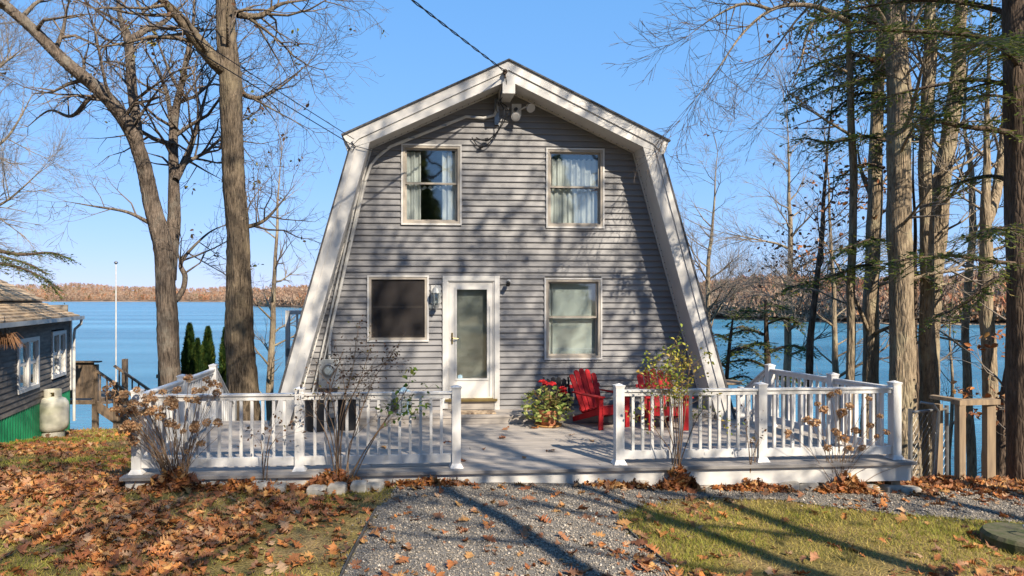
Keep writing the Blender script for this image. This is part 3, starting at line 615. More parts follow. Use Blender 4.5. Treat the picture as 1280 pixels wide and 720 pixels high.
FY = -3.40
r = thing('deck_railing', 'white railing along the deck front left of the opening', 'railing', W(0, 0, 0), A0, 'white deck railings')
for x in (-4.90, -3.035, -1.172): rail_post(r, x, FY)
rail_span(r, (-4.90, FY), (-3.035, FY)); rail_span(r, (-3.035, FY), (-1.172, FY))
r = thing('deck_railing', 'white railing along the deck front right of the opening, before the red chairs', 'railing', W(0, 0, 0), A0, 'white deck railings')
for x in (.84, 2.66, 4.43): rail_post(r, x, FY)
rail_span(r, (.84, FY), (2.66, FY)); rail_span(r, (2.66, FY), (4.43, FY))
r = thing('deck_railing', 'white railing running back along the left deck side behind the dried hydrangea', 'railing', W(0, 0, 0), A0, 'white deck railings')
rail_post(r, -4.845, -1.93); rail_post(r, -4.82, -.43)
rail_span(r, (-4.895, FY+.07), (-4.845, -1.93)); rail_span(r, (-4.845, -1.93), (-4.82, -.43)); rail_span(r, (-4.82, -.43), (-4.80, .75), -.72)
MB().box(-4.86, -4.74, .69, .81, -1.0, .28).build('end_post', M['white_vinyl'], r)
r = thing('deck_railing', 'white railing running back along the right deck side toward the chain link fence', 'railing', W(0, 0, 0), A0, 'white deck railings')
rail_post(r, 4.25, -2.43); rail_post(r, 4.06, -1.13)
rail_span(r, (4.42, FY+.07), (4.25, -2.43)); rail_span(r, (4.25, -2.43), (4.06, -1.13)); rail_span(r, (4.06, -1.13), (3.99, -.40), -.42)
MB().box(3.94, 4.03, -.40, -.31, .002, .52).build('end_post', M['white_vinyl'], r)
for nm_, bx, lbl in (('deck_stair', (-4.72, -3.96), 'wooden steps going down behind the left end of the deck'),):
    s_ = thing(nm_, lbl, 'steps', W(0, 0, 0), A0)
    for j in range(4): MB().box(bx[0], bx[1], .02+j*.26, .02+j*.26+.25, -.22-j*.18, -.18-j*.18).build('tread', M['deckboard'], s_)
    for sx in bx: MB().beam((sx, .0, -.16), (sx, 1.1, -.92), .04, .2).build('stringer', M['oldwood'], s_)

# ================================================================== THINGS ON THE DECK
def adirondack(label, loc, rz, m):
    t = thing('adirondack_chair', label, 'chair', loc, rz, 'adirondack chairs on the deck'); t.scale = (.94, .94, .92)
    for s in (-1, 1):
        MB().beam((s*.285, -.36, .002), (s*.285, -.36, .545), .03, .09).build('leg', m, t, bevel=.004)
        MB().add([(s*.255-.013, -.345, .26), (s*.255+.013, -.345, .26), (s*.255+.013, -.345, .375), (s*.255-.013, -.345, .375), (s*.255-.013, .45, .002), (s*.255+.013, .45, .002), (s*.255+.013, .52, .06), (s*.255-.013, .52, .06)], BOXF).build('rear_leg', m, t)
        ar = MB(); pl = [(s*.25, -.43), (s*.39, -.43), (s*.405, -.30), (s*.38, .05), (s*.33, .34), (s*.28, .34), (s*.275, .05), (s*.25, -.2)]
        ar.prism_z(pl if s > 0 else pl[::-1], .546, .569); ar.build('arm', m, t, bevel=.004)
        MB().add([(s*.32-.012, -.33, .38), (s*.32+.012, -.33, .38), (s*.32+.012, -.39, .54), (s*.32-.012, -.39, .54), (s*.32-.012, -.31, .38), (s*.32+.012, -.31, .38), (s*.32+.012, -.27, .54), (s*.32-.012, -.27, .54)], BOXF).build('arm_bracket', m, t)
    for i in range(6):
        y_ = -.35+i*.088; z_ = .378-(y_+.35)*.33
        MB().box(-.27, .27, y_, y_+.08, z_-.008, z_+.012, ).build('seat_slat', m, t, bevel=.004)
    MB().box(-.27, .27, -.385, -.362, .25, .375).build('apron', m, t)
    tilt = math.radians(24)
    for i in range(5):
        u = i-2; top = .80-.045*u*u*.55; w0, w1 = .042, .052
        bx0, bx1 = u*.098, u*.122
        pl = []
        for k in range(9):
            q_ = PI*k/8; pl.append((bx1+w1*math.cos(q_), top-.03+.045*math.sin(q_)))
        pl += [(bx0-w0, 0), (bx0+w0, 0)]
        Mx = Matrix.Translation((0, .17, .20)) @ Matrix.Rotation(-tilt, 4, 'X')
        mb = MB(); mb.prism(pl, -.009, .011); mb.v = [tuple(Mx @ Vector(v)) for v in mb.v]; mb.build('back_slat', m, t)
    for zz_, wd in ((.08, .5), (.50, .66)):
        mb = MB(); mb.box(-wd/2, wd/2, .012, .036, zz_-.03, zz_+.03); mb.v = [tuple(Mx @ Vector(v)) for v in mb.v]; mb.build('back_brace', m, t)
    return t
adirondack('red painted adirondack chair turned right, beside the flower pot', W(1.36, -.86, 0), A0+math.radians(24), M['red'])
adirondack('red painted adirondack chair behind the railing and the yellow leaved shrub', W(2.31, -1.05, 0), A0-math.radians(4), M['red'])
fc = thing('folding_chair', 'black slatted folding chair leaning on the siding beside the geranium', 'chair', W(.80, -.30, .138), A0+.1)
for i in range(4):
    pl = [(-.17+i*.095, .0), (-.09+i*.095, .0), (-.09+i*.095, .52+.03*(i in (1, 2))), (-.13+i*.095, .55+.03*(i in (1, 2))), (-.17+i*.095, .52+.03*(i in (1, 2)))]
    mb = MB(); mb.prism(pl, -.008, .008); Mx = Matrix.Rotation(-math.radians(12), 4, 'X'); mb.v = [tuple(Mx @ Vector(v)) for v in mb.v]; mb.build('back_slat', M['blackwood'], fc)
for s in (-.2, .24): MB().beam((s, .0, .002), (s, .13, .56), .025, .03).build('leg', M['blackwood'], fc)
mb = MB(); mb.beam((-.2, .05, .2), (.24, .05, .2), .02, .04); mb.beam((-.2, .105, .42), (.24, .105, .42), .02, .04); mb.build('cross_brace', M['blackwood'], fc)

def leaf_quads(P, size, rg, up=.4, aspect=.8):
    n = len(P); d = rg.normal(size=(n, 3)); d /= np.linalg.norm(d, axis=1)[:, None]
    nn = rg.normal(size=(n, 3)); nn[:, 2] = np.abs(nn[:, 2])+up; U = np.cross(d, nn); U /= np.linalg.norm(U, axis=1)[:, None]
    V = np.cross(nn, U); V /= np.linalg.norm(V, axis=1)[:, None]; s = (size*rg.uniform(.6, 1.3, n))[:, None]
    return P, U*s*aspect, V*s
def leaf_mesh(name, P, size, rg, m, up=.4, aspect=.8, tint=None):     # pointed six-sided leaves, slightly cupped
    C, U, V = leaf_quads(P, size, rg, up, aspect); n = len(C); nrm = np.cross(U, V); nrm /= np.linalg.norm(nrm, axis=1)[:, None]; nrm = nrm*np.linalg.norm(V, axis=1)[:, None]*.25
    pts_ = np.stack([C-V, C-.35*V+U+nrm, C+.45*V+.75*U+nrm, C+V*1.1, C+.45*V-.75*U+nrm, C-.35*V-U+nrm], 1)
    i = np.arange(n)[:, None]*6; fq = np.concatenate([i+np.array([[0, 1, 2, 3]]), i+np.array([[0, 3, 4, 5]])])
    me = np_mesh(name, pts_, fq, m); tn = rg.random(n) if tint is None else tint
    a = me.attributes.new('tint', 'FLOAT', 'FACE'); a.data.foreach_set('value', np.concatenate([tn, tn]).astype(np.float32)); return me
# geranium in a pot
p = W(.52, -.86, 0)
gp = thing('potted_geranium', 'red flowered geranium in a terracotta pot on the deck', 'plant', p, 0); gp.scale = (1.0, 1.0, .88)
MB().lathe([(.10, .0), (.20, .0), (.225, .035), (.215, .035), (.195, .012), (.05, .012)], (0, 0, .004), 28).build('saucer', M['saucer'], gp, sm=True)
MB().lathe([(.06, .02), (.115, .02), (.155, .24), (.175, .24), (.178, .30), (.16, .30), (.15, .27), (.02, .27)], (0, 0, 0), 28).build('pot', M['terracotta'], gp)
MB().lathe([(.02, .255), (.152, .262), (.10, .285), (.01, .29)], (0, 0, 0), 20).build('soil', M['soil'], gp)
mb = MB(); mb.lathe([(.05, .0), (.09, .0), (.13, .19), (.142, .19), (.142, .22), (.12, .22), (.11, .2), (.01, .2)], (0.09, .20, 0.28), 20); mb.build('ochre_pot', M['saucer'], gp)
rg = np.random.default_rng(5); n = 470
ph = rg.uniform(0, 2*PI, n); rr_ = rg.random(n)**.6*.36; zz = .30+rg.uniform(-.28, .42, n)*(1-rr_*1.2)+.05
Pn = np.stack([np.cos(ph)*rr_*1.15-.03, np.sin(ph)*rr_*.8-.08, np.clip(zz-.3*np.clip(rr_-.2, 0, 1), .03, 1)], -1)
link('foliage', leaf_mesh('foliage', Pn, .033, rg, M['geranium'], up=.8, aspect=1.0, tint=np.clip(rg.normal(.5, .25, n), 0, 1)), gp)
mb = MB()
for i in range(26):
    q_ = rg.uniform(0, 2*PI); e = rg.uniform(.1, .33); mb.tube([(0, 0, .27), (math.cos(q_)*e*.5, math.sin(q_)*e*.4-.03, .45), (math.cos(q_)*e, math.sin(q_)*e*.8-.06, rg.uniform(.35, .75))], .005, 4)
mb.build('stem', M['cane'], gp)
for fx_, fy_, fz_ in ((-.10, -.05, .80), (.04, -.12, .77), (.22, -.06, .68), (.24, -.02, .60), (-.02, .05, .74)):
    n = 70; d = rg.normal(size=(n, 3)); d /= np.linalg.norm(d, axis=1)[:, None]; d[:, 2] = np.abs(d[:, 2])*.8
    link('flower_head', leaf_mesh('flower_head', np.array((fx_, fy_, fz_))+d*np.array((.055, .055, .045)), .02, rg, M['petal'], aspect=.9), gp)
# black tubs below the meter
for k, (tx, ty, rr0, hh_, lb_) in enumerate(((-3.12, -.94, .19, .50, 'black plastic tub at the left under the electric meter'), (-2.66, -.86, .20, .52, 'wider black plastic tub at the right of two below the electric meter'))):
    t = thing('planter_tub', lb_, 'tub', W(tx, ty, 0), A0, 'black tubs by the wall')
    MB().lathe([(.05, .004), (rr0*.86, .004), (rr0, hh_-.05), (rr0+.018, hh_-.05), (rr0+.018, hh_), (rr0-.01, hh_), (rr0-.02, hh_-.08), (.02, hh_-.08)], (0, 0, 0), 26).build('tub', M['black'], t)
    MB().lathe([(.01, hh_-.085), (rr0-.022, hh_-.075), (.01, hh_-.05)], (0, 0, 0), 18).build('soil', M['soil'], t)
# pale blue lantern by the wall
t = thing('lantern', 'pale blue wooden lantern standing left of the door', 'lantern', W(-1.78, -.34, .138), A0+.12)
mb = MB()
for sx in (-1, 1):
    for sy in (-1, 1): mb.box(sx*.075-.012, sx*.075+.012, sy*.075-.012, sy*.075+.012, .02, .36)
mb.box(-.095, .095, -.095, .095, 0, .02); mb.box(-.095, .095, -.095, .095, .36, .38); mb.add([(-.08, -.08, .38), (.08, -.08, .38), (.08, .08, .38), (-.08, .08, .38), (0, 0, .45)], [(0, 1, 4), (1, 2, 4), (2, 3, 4), (3, 0, 4)]); mb.build('frame', M['bluepaint'], t)
MB().box(-.07, .07, -.07, .07, .02, .36).build('glass', M['clear'], t)
MB().lathe([(.03, .02), (.03, .16), (.005, .17)], (0, 0, 0), 12).build('candle', M['white'], t)
# doormat with a scalloped edge
t = MB(); pl = []
for i in range(15): pl.append((-.36+i*.72/14, -.13-.018*(i % 2)))
for i in range(15): pl.append((.36-i*.72/14, .13+.018*(i % 2)))
t.prism_z(pl, .0, .022); dm = t.build('doormat', M['mat'], None, W(-.63, -.37, .139), A0); tag(dm, 'tan and brown scalloped doormat in front of the white door', 'doormat')
# round wooden table at the right corner of the house
t = thing('side_table', 'low round wooden table past the right roof corner', 'table', W(4.02, .32, 0.0), A0)
MB().lathe([(.02, .50), (.29, .50), (.30, .51), (.30, .535), (.02, .535)], (0, 0, 0), 24).build('table_top', M['cedar'], t)
MB().lathe([(.20, .004), (.20, .03), (.06, .06), (.05, .48), (.16, .50)], (0, 0, 0), 14).build('pedestal', M['oldwood'], t)

# ================================================================== NEIGHBOUR CABIN
CB = Vector((-10.07, 18.0)); cdx = Vector((.2425, -.9701))          # far right corner, direction toward the viewer
cab = thing('cabin', 'weathered grey clapboard cabin with green skirt and brown shingle roof', 'house', (CB.x, CB.y, 0), math.atan2(cdx.y, cdx.x))
# local x = along the wall toward the viewer, local -y = into the cabin?  x axis = cdx, y axis = rotate +90deg
# y axis = (0.97,0.2425): points to the right, out of the wall
CL = 7.0; EA = 1.56; SK = -.36
wins = [(.52, 1.62, -.0, 1.05), (2.45, 3.75, -.0, 1.05)]
wins = [(.55, 1.55, .12, 1.18), (2.55, 3.75, .05, 1.13)]
z = SK
while z < EA-.02:
    z1 = min(z+.125, EA)
    cuts = sorted([(o[0], o[1]) for o in wins if o[2] < z1-.01 and o[3] > z+.01]); xs = [0]+[c for o in cuts for c in o]+[CL]
    for a, b_ in zip(xs[::2], xs[1::2]):
        MB().add([(a, .03, z), (b_, .03, z), (b_, -.08, z), (a, -.08, z), (a, .008, z1), (b_, .008, z1), (b_, -.08, z1), (a, -.08, z1)], [tuple(reversed(f)) for f in BOXF]).build('clapboard', M['clap'], cab)
    z = z1
z = SK
MB().box(-.02, .10, -.07, .045, SK-.02, EA).build('corner_board', M['white'], cab)
mb = MB(); mb.box(.0, .06, -4.5, -.08, -2.2, EA); mb.box(CL-.06, CL, -4.5, -.08, -2.2, EA); mb.box(.06, CL-.06, -4.5, -4.44, -2.2, EA); mb.box(.06, CL-.06, -1.5, -1.45, SK, EA); mb.build('side_wall', M['clap'], cab)
for i in range(48):
    x_ = .05+i*.145
    MB().add([(x_, .0, -2.3), (x_+.05, .022, -2.3), (x_+.095, .022, -2.3), (x_+.145, .0, -2.3), (x_, .0, SK), (x_+.05, .022, SK), (x_+.095, .022, SK), (x_+.145, .0, SK)], [(0, 4, 5, 1), (1, 5, 6, 2), (2, 6, 7, 3)]).build('skirt_panel', M['green'], cab)
for o in wins:
    wf = ring(o[0]-.04, o[1]+.04, o[2]-.04, o[3]+.04, .085, -.05, .055)
    mb = MB(); 
    def sw(m_): m_.v = [(v[0], v[1], v[2]) for v in m_.v]; return m_
    wf.box((o[0]+o[1])/2-.05, (o[0]+o[1])/2+.05, -.05, .055, o[2]+.04, o[3]-.04); w_ = wf.build('window', M['white'], cab)
    for h0, h1 in ((o[0]+.045, (o[0]+o[1])/2-.05), ((o[0]+o[1])/2+.05, o[1]-.045)):
        zm = (o[2]+o[3])/2
        for za, zb in ((o[2]+.045, zm+.02), (zm+.02, o[3]-.045)):
            ring(h0, h1, za, zb, .035, -.02, .015).build('sash', M['white'], w_); MB().box(h0+.03, h1-.03, -.006, -.002, za+.03, zb-.03).build('pane', M['glass'], w_)
        MB().box(h0, h1, -.14, -.135, o[2], o[2]+.62).build('curtain', M['curtain'], w_)
# roof: a low lean-to course below, the steeper main roof above
def slab_courses(x0_, x1_, ya, za, yb, zb, n, m, th=.03):
    for i in range(n):
        t0, t1 = i/n, (i+1.15)/n
        y0_, z0_, y1_, z1_ = ya+(yb-ya)*t0, za+(zb-za)*t0, ya+(yb-ya)*min(t1, 1), za+(zb-za)*min(t1, 1)
        MB().add([(x0_, y0_, z0_), (x1_, y0_, z0_), (x1_, y1_, z1_-.012), (x0_, y1_, z1_-.012), (x0_, y0_, z0_+th), (x1_, y0_, z0_+th), (x1_, y1_, z1_+.002), (x0_, y1_, z1_+.002)], [tuple(reversed(f)) for f in BOXF]).build('shingle_course', m, cab)
slab_courses(-.12, CL+.3, .20, EA+.0, -.85, EA+.42, 7, M['cabinroof'])
slab_courses(-.05, CL+.3, -.62, EA+.42, -3.2, EA+1.75, 12, M['cabinroof'])
slab_courses(-.05, CL+.3, -5.8, EA+.42, -3.2, EA+1.75, 8, M['cabinroof'])
MB().prism_z([(0, -4.5), (.05, -4.5), (.05, -.05), (0, -.05)], EA, EA+.3).build('gable_wall', M['clap'], cab)
mb = MB(); mb.box(-.12, CL+.3, .18, .21, EA-.09, EA+.0); mb.build('fascia', M['white'], cab)
mb = MB(); mb.box(-.1, CL, .0, .18, EA-.06, EA-.04); mb.build('eave_soffit', M['white'], cab)
mb = MB(); mb.box(-.14, CL+.32, .215, .31, EA-.085, EA-.07); mb.box(-.14, CL+.32, .30, .31, EA-.07, EA+.01); mb.build('gutter', M['metal_grey'], cab)
mb = MB(); mb.tube([(-.0, .27, EA-.08), (-.0, .26, EA-.2), (.03, .12, EA-.34), (.03, .10, EA-.5), (.03, .10, -1.2)], .036, 8); mb.build('downpipe', M['pipe'], cab)
# propane tank
tx, ty = (66-CX)/F*16.0, 16.0; tz = gz(tx, ty)
t = thing('propane_tank', 'cream upright propane tank against the green cabin skirt', 'tank', (tx, ty, tz))
prof = [(.02, .10), (.20, .11), (.30, .17), (.335, .27), (.34, .36), (.34, .70), (.325, .80), (.27, .88), (.18, .92), (.02, .93)]
MB().lathe(prof, (0, 0, 0), 36).build('tank_body', M['tank'], t, sm=True)
MB().lathe([(.22, -.04), (.25, -.04), (.25, .13), (.22, .13)], (0, 0, 0), 28).build('foot_ring', M['tank'], t)
mb = MB()
for k in range(36):
    q0, q1 = 2*PI*k/36, 2*PI*(k+1)/36
    if k % 12 in (4, 5, 6): zs = ((.90, .955), (1.05, 1.10))
    else: zs = ((.90, 1.10),)
    for za, zb in zs:
        mb.add([(.185*math.cos(q0), .185*math.sin(q0), za), (.185*math.cos(q1), .185*math.sin(q1), za), (.185*math.cos(q1), .185*math.sin(q1), zb), (.185*math.cos(q0), .185*math.sin(q0), zb), (.175*math.cos(q0), .175*math.sin(q0), za), (.175*math.cos(q1), .175*math.sin(q1), za), (.175*math.cos(q1), .175*math.sin(q1), zb), (.175*math.cos(q0), .175*math.sin(q0), zb)], BOXF)
mb.build('collar', M['tank'], t)
MB().lathe([(.03, .92), (.03, 1.0), (.05, 1.0), (.05, 1.04)], (0, 0, 0), 10).build('valve', M['brass'], t)
# hanging basket of dry fern at the cabin eave
hp_ = at(6, 424, 13.2)
hbk = thing('hanging_basket', 'hanging basket of dry straw coloured fern at the cabin eave', 'basket', (hp_[0], hp_[1], hp_[2]))
mb = MB(); mb.lathe([(.03, -.10), (.10, -.09), (.15, 0), (.14, 0)], (0, 0, 0), 16); mb.build('pot', M['soil'], hbk)
mb = MB()
for k in range(3): q_ = 2*PI*k/3; mb.tube([(.14*math.cos(q_), .14*math.sin(q_), 0), (0, 0, .38)], .004, 4)
ez = (CB.x+.46*.9701+.2425*4.45, CB.y+.46*.2425-.9701*4.45)
mb.tube([(0, 0, .36), (-.02, .02, .44)], .006, 4); mb.build('chain', M['cable'], hbk)
rg = np.random.default_rng(21); mb = MB()
for k in range(130):
    q_ = rg.uniform(0, 2*PI); e = rg.uniform(.15, .42); zt = rg.uniform(-.08, .12); mb.tube([(0, 0, .0), (math.cos(q_)*e*.6, math.sin(q_)*e*.6, .06+zt*.6), (math.cos(q_)*e, math.sin(q_)*e, zt-.12)], [.006, .009, .003], 3)
mb.build('dry_frond', M['driedhead'], hbk)
fm = hbk.children[-1].data; a = fm.attributes.new('tint', 'FLOAT', 'FACE'); a.data.foreach_set('value', np.repeat(rg.uniform(.4, 1, 130), len(fm.polygons)//130).astype(np.float32))
# timber stair and landing behind the cabin
st = thing('timber_stair', 'dark timber landing and stair with railings beyond the cabin', 'stairs', (-11.1, 20.4, 0), 0)
LZ = .05
MB().box(-1.6, .75, -.6, 1.4, LZ-1.1, LZ-.98).build('landing', M['oldwood'], st)
for (x_, y_) in ((.7, -.5), (.7, 1.3), (-.5, -.5)): 
    MB().box(x_-.07, x_+.07, y_-.07, y_+.07, gz(-11.1+x_, 20.4+y_)-.4, LZ+.05).build('post', M['oldwood'], st)
for i in range(9): MB().box(-.5+i*.135, -.5+i*.135+.128, -.60, -.575, LZ-.92, LZ+.12).build('panel_board', M['oldwood'], st)
MB().box(-.6, .9, -.68, -.50, LZ+.12, LZ+.16).build('top_rail', M['oldwood'], st)
for i in range(9): MB().box(.80+i*.29, .80+i*.29+.30, -.5, .6, LZ-1.1-i*.2, LZ-1.06-i*.2).build('tread', M['oldwood'], st)
for y_ in (-.52, .62):
    MB().beam((.7, y_, LZ-1.12), (3.6, y_, LZ-3.1), .06, .26).build('stringer', M['oldwood'], st)
    MB().beam((.7, y_, LZ-.10), (3.6, y_, LZ-2.1), .09, .06).build('stair_rail', M['oldwood'], st)
    for i in range(14): x_ = .85+i*.2; MB().box(x_-.018, x_+.018, y_-.018, y_+.018, LZ-1.1-(x_-.7)*.69, LZ-.14-(x_-.7)*.69).build('baluster', M['oldwood'], st)
for (x_, y_) in ((1.3, -.52), (3.5, -.52), (2.2, .62), (3.5, .62)): MB().box(x_-.05, x_+.05, y_-.05, y_+.05, gz(-11.1+x_, 20.4+y_)-.4, LZ-.05-(x_-.7)*.69).build('post', M['oldwood'], st)
MB().box(1.3, 3.0, 2.2, 3.6, -.62, -.50).build('lower_landing', M['cedar'], st)
for (x_, y_) in ((1.4, 2.3), (2.9, 2.3), (1.4, 3.5), (2.9, 3.5)): MB().box(x_-.06, x_+.06, y_-.06, y_+.06, gz(-11.1+x_, 20.4+y_)-.4, -.05 if y_ < 3 else -.62).build('post', M['oldwood'], st)
# pole at the shore
fp = at(145, 330, 25.0); bzp = gz(fp[0], 25.0)
t = thing('flag_pole', 'thin pale pole with a ball top standing at the shore', 'pole', (fp[0], 25.0, bzp))
MB().tube([(0, 0, -.4), (0, 0, fp[2]-bzp)], [.03, .022], 10).build('pole_shaft', M['pipe'], t)
MB().lathe([(.01, -.06), (.06, -.03), (.07, .0), (.06, .03), (.01, .06)], (0, 0, fp[2]-bzp+.05), 12).build('ball', M['galv'], t, sm=True)
mb = MB(); mb.tube([(0, -.04, 2.5), (.18, -.06, 2.6), (.33, -.06, 2.95)], .015, 5); mb.box(.08, .2, -.1, 0, 2.42, 2.62); mb.build('winch', M['black'], t)

# ================================================================== FENCE AND GATEWAY ON THE RIGHT
def gpt(px, y): return ((px-CX)/F*y, y)
fx0, fx1 = gpt(1138, 9.35), gpt(1168, 9.55)
cl_ = thing('chain_link_fence', 'short chain link fence beside the right deck corner', 'fence', (fx0[0], fx0[1], gz(*fx0)), math.atan2(fx1[1]-fx0[1], fx1[0]-fx0[0]))
Lf = .78; Hf = .98
mb = MB(); mb.tube([(0, 0, Hf), (Lf, 0, Hf)], .02, 8); mb.build('top_rail', M['galv'], cl_)
for x_ in (.0, Lf): MB().tube([(x_, 0, -.3), (x_, 0, Hf+.05)], .026, 10).build('fence_post', M['galv'], cl_)
mb = MB(); n = 15
for s in (-1, 1):
    for i in range(-int(Hf/.065), n+int(Hf/.065)):
        xa = i*.1; 
        p0 = [xa, 0.02]; dx = s*.055/.065*.0+s*.85
        za, zb = .02, Hf-.02; x0_, x1_ = xa, xa+s*.85*(zb-za)
        if s > 0:
            if x0_ < 0: za += -x0_/.85; x0_ = 0
            if x1_ > Lf: zb -= (x1_-Lf)/.85; x1_ = Lf
        else:
            if x0_ > Lf: za += (x0_-Lf)/.85; x0_ = Lf
            if x1_ < 0: zb -= -x1_/.85; x1_ = 0
        if zb-za > .03: mb.tube([(x0_, s*.003, za), (x1_, s*.003, zb)], .0017, 4, caps=False)
mb.build('wire_mesh', M['galv'], cl_)
gw = thing('wooden_gateway', 'weathered wooden gateway posts with a top beam by the bank', 'gate', (0, 0, 0))
PT = []
for px_, y_, wd in ((1172, 9.6, .09), (1200, 9.25, .09), (1236, 9.35, .12)):
    p = gpt(px_, y_); PT.append(p); top = CAMH-(505-CY)/F*y_
    MB().box(p[0]-wd/2, p[0]+wd/2, y_-.05, y_+.05, gz(*p)-.3, top).build('gate_post', M['cedar'], gw, bevel=.006)
z5 = CAMH-(505-CY)/F*9.3
MB().beam((PT[0][0]-.1, PT[0][1]-.02, z5+.06), (PT[1][0]+.05, PT[1][1], z5+.045), .12, .05).build('hand_rail', M['cedar'], gw)
MB().beam((PT[1][0]-.06, PT[1][1], z5+.03), (PT[2][0]+.1, PT[2][1], z5+.03), .13, .07).build('top_beam', M['cedar'], gw)
MB().tube([(PT[1][0]-.25, 9.4, gz(PT[1][0], 9.4)-.2), (PT[1][0]-.18, 9.4, z5-.12), (PT[1][0]-.25, 9.42, z5-.02), (PT[1][0]-.4, 9.45, z5)], .02, 8).build('bent_pipe', M['galv'], gw)

# ================================================================== TREES
class Wood:                                             # collects tapered branches, meshes them in one go
    def __init__(s): s.b = []
    def add(s, pts, rad, sides): s.b.append((pts, rad, sides))
    def mesh(s, name, m):
        groups = {}
        for p, r, k in s.b: groups.setdefault((len(p), k), []).append((p, r))
        VV, FF, off = [], [], 0
        for (n, k), L_ in groups.items():
            P = np.array([a[0] for a in L_], np.float64); R = np.array([a[1] for a in L_], np.float64); Bn = len(L_)
            T = np.empty_like(P); T[:, 1:-1] = P[:, 2:]-P[:, :-2]; T[:, 0] = P[:, 1]-P[:, 0]; T[:, -1] = P[:, -1]-P[:, -2]
            T /= np.linalg.norm(T, axis=2, keepdims=True)+1e-9
            D = P[:, -1]-P[:, 0]; ref = np.zeros((Bn, 3)); ref[np.arange(Bn), np.argmin(np.abs(D), axis=1)] = 1
            A = np.cross(T, ref[:, None, :]); A /= np.linalg.norm(A, axis=2, keepdims=True)+1e-9; Bv = np.cross(T, A)
            ang = np.arange(k)*2*PI/k
            if k >= 14:
                lob = 1+.045*np.sin(ang[None, None, :]*7+P[:, :, 2, None]*1.3)+.04*np.sin(ang[None, None, :]*3+P[:, :, 2, None]*2.1+1)+np.random.default_rng(n).normal(0, .022, (Bn, n, k))
            else: lob = np.ones((1, 1, k))
            V = P[:, :, None, :] + (R[:, :, None]*lob)[..., None]*(A[:, :, None, :]*np.cos(ang)[None, None, :, None]+Bv[:, :, None, :]*np.sin(ang)[None, None, :, None])
            base = off+np.arange(Bn)[:, None, None]*n*k; i = np.arange(n-1)[None, :, None]*k; j = np.arange(k)[None, None, :]; j2 = (j+1) % k
            q = np.stack([base+i+j, base+i+j2, base+i+k+j2, base+i+k+j], -1).reshape(-1, 4)
            VV.append(V.reshape(-1, 3)); FF.append(q); off += Bn*n*k
        return np_mesh(name, np.concatenate(VV), np.concatenate(FF), m, True)
def catmull(P, per=6):
    P = [np.array(p, float) for p in P]; o = []
    for i in range(len(P)-1):
        a, b, c, d = P[max(i-1, 0)], P[i], P[i+1], P[min(i+2, len(P)-1)]
        for t in np.linspace(0, 1, per, endpoint=False): o.append(.5*((2*b)+(c-a)*t+(2*a-5*b+4*c-d)*t*t+(3*b-a-3*c+d)*t**3))
    o.append(P[-1]); return np.array(o)
def nrm(v): return v/(np.linalg.norm(v)+1e-9)
def grow(wd, rnd, p, d, Lg, r, lev, cfg, tips):
    seg = cfg['seg'][lev]; n = max(3, min(9, int(Lg/seg)+2)); step = Lg/(n-1); pts = [p]; wob = cfg['wob'][lev]; up = cfg['up'][lev]
    q = p.copy(); dd = d.copy()
    for i in range(n-1):
        dd = nrm(dd+np.array((rnd.gauss(0, wob), rnd.gauss(0, wob), rnd.gauss(0, wob)+up))); q = q+dd*step; pts.append(q)
    rmin = cfg['rmin']; rad = [max(rmin*.7, r*(1-.8*i/(n-1))) for i in range(n)]
    wd[0 if lev == 0 else 1].add(pts, rad, 6 if lev == 0 else (4 if lev == 1 else 3))
    if lev >= cfg['lev']: tips.append(pts[-1]); return
    nc = cfg['nc'][lev]; nc = max(1, int(nc*rnd.uniform(.7, 1.3)*min(1.4, Lg/cfg['ref'][lev])))
    for i in range(nc):
        t = rnd.uniform(.22, 1.0) if i else 1.0
        k = t*(n-1); j = min(int(k), n-2); f = k-j; b = pts[j]*(1-f)+pts[j+1]*f; dl = nrm(pts[j+1]-pts[j])
        ax = nrm(np.cross(dl, np.array((rnd.gauss(0, 1), rnd.gauss(0, 1), rnd.gauss(0, 1))))); an = rnd.uniform(*cfg['ang']) * (1 if i else .4)
        nd = nrm(dl*math.cos(an)+ax*math.sin(an))
        grow(wd, rnd, b, nd, Lg*rnd.uniform(.38, .66)*(1.15-.4*t), max(rmin, rad[j]*rnd.uniform(.5, .75)), lev+1, cfg, tips)
OAK = dict(seg=[.5, .35, .28, .22], wob=[.20, .24, .26, .25], up=[.05, .03, .02, .01], nc=[9, 7, 6, 0], ref=[2.5, 1.4, .7, .4], lev=3, ang=(.5, 1.15), rmin=.0042)
FINE = dict(seg=[.5, .35, .25, .2], wob=[.10, .12, .14, .15], up=[.05, .04, .02, .0], nc=[10, 7, 6, 0], ref=[2.2, 1.2, .6, .4], lev=3, ang=(.35, .8), rmin=.0038)
SHADE = dict(seg=[.9, .6, .5, .4], wob=[.16, .2, .22, .2], up=[.08, .05, .02, .0], nc=[6, 4, 0, 0], ref=[3.5, 2., 1.2, .5], lev=2, ang=(.45, 1.0), rmin=.012)
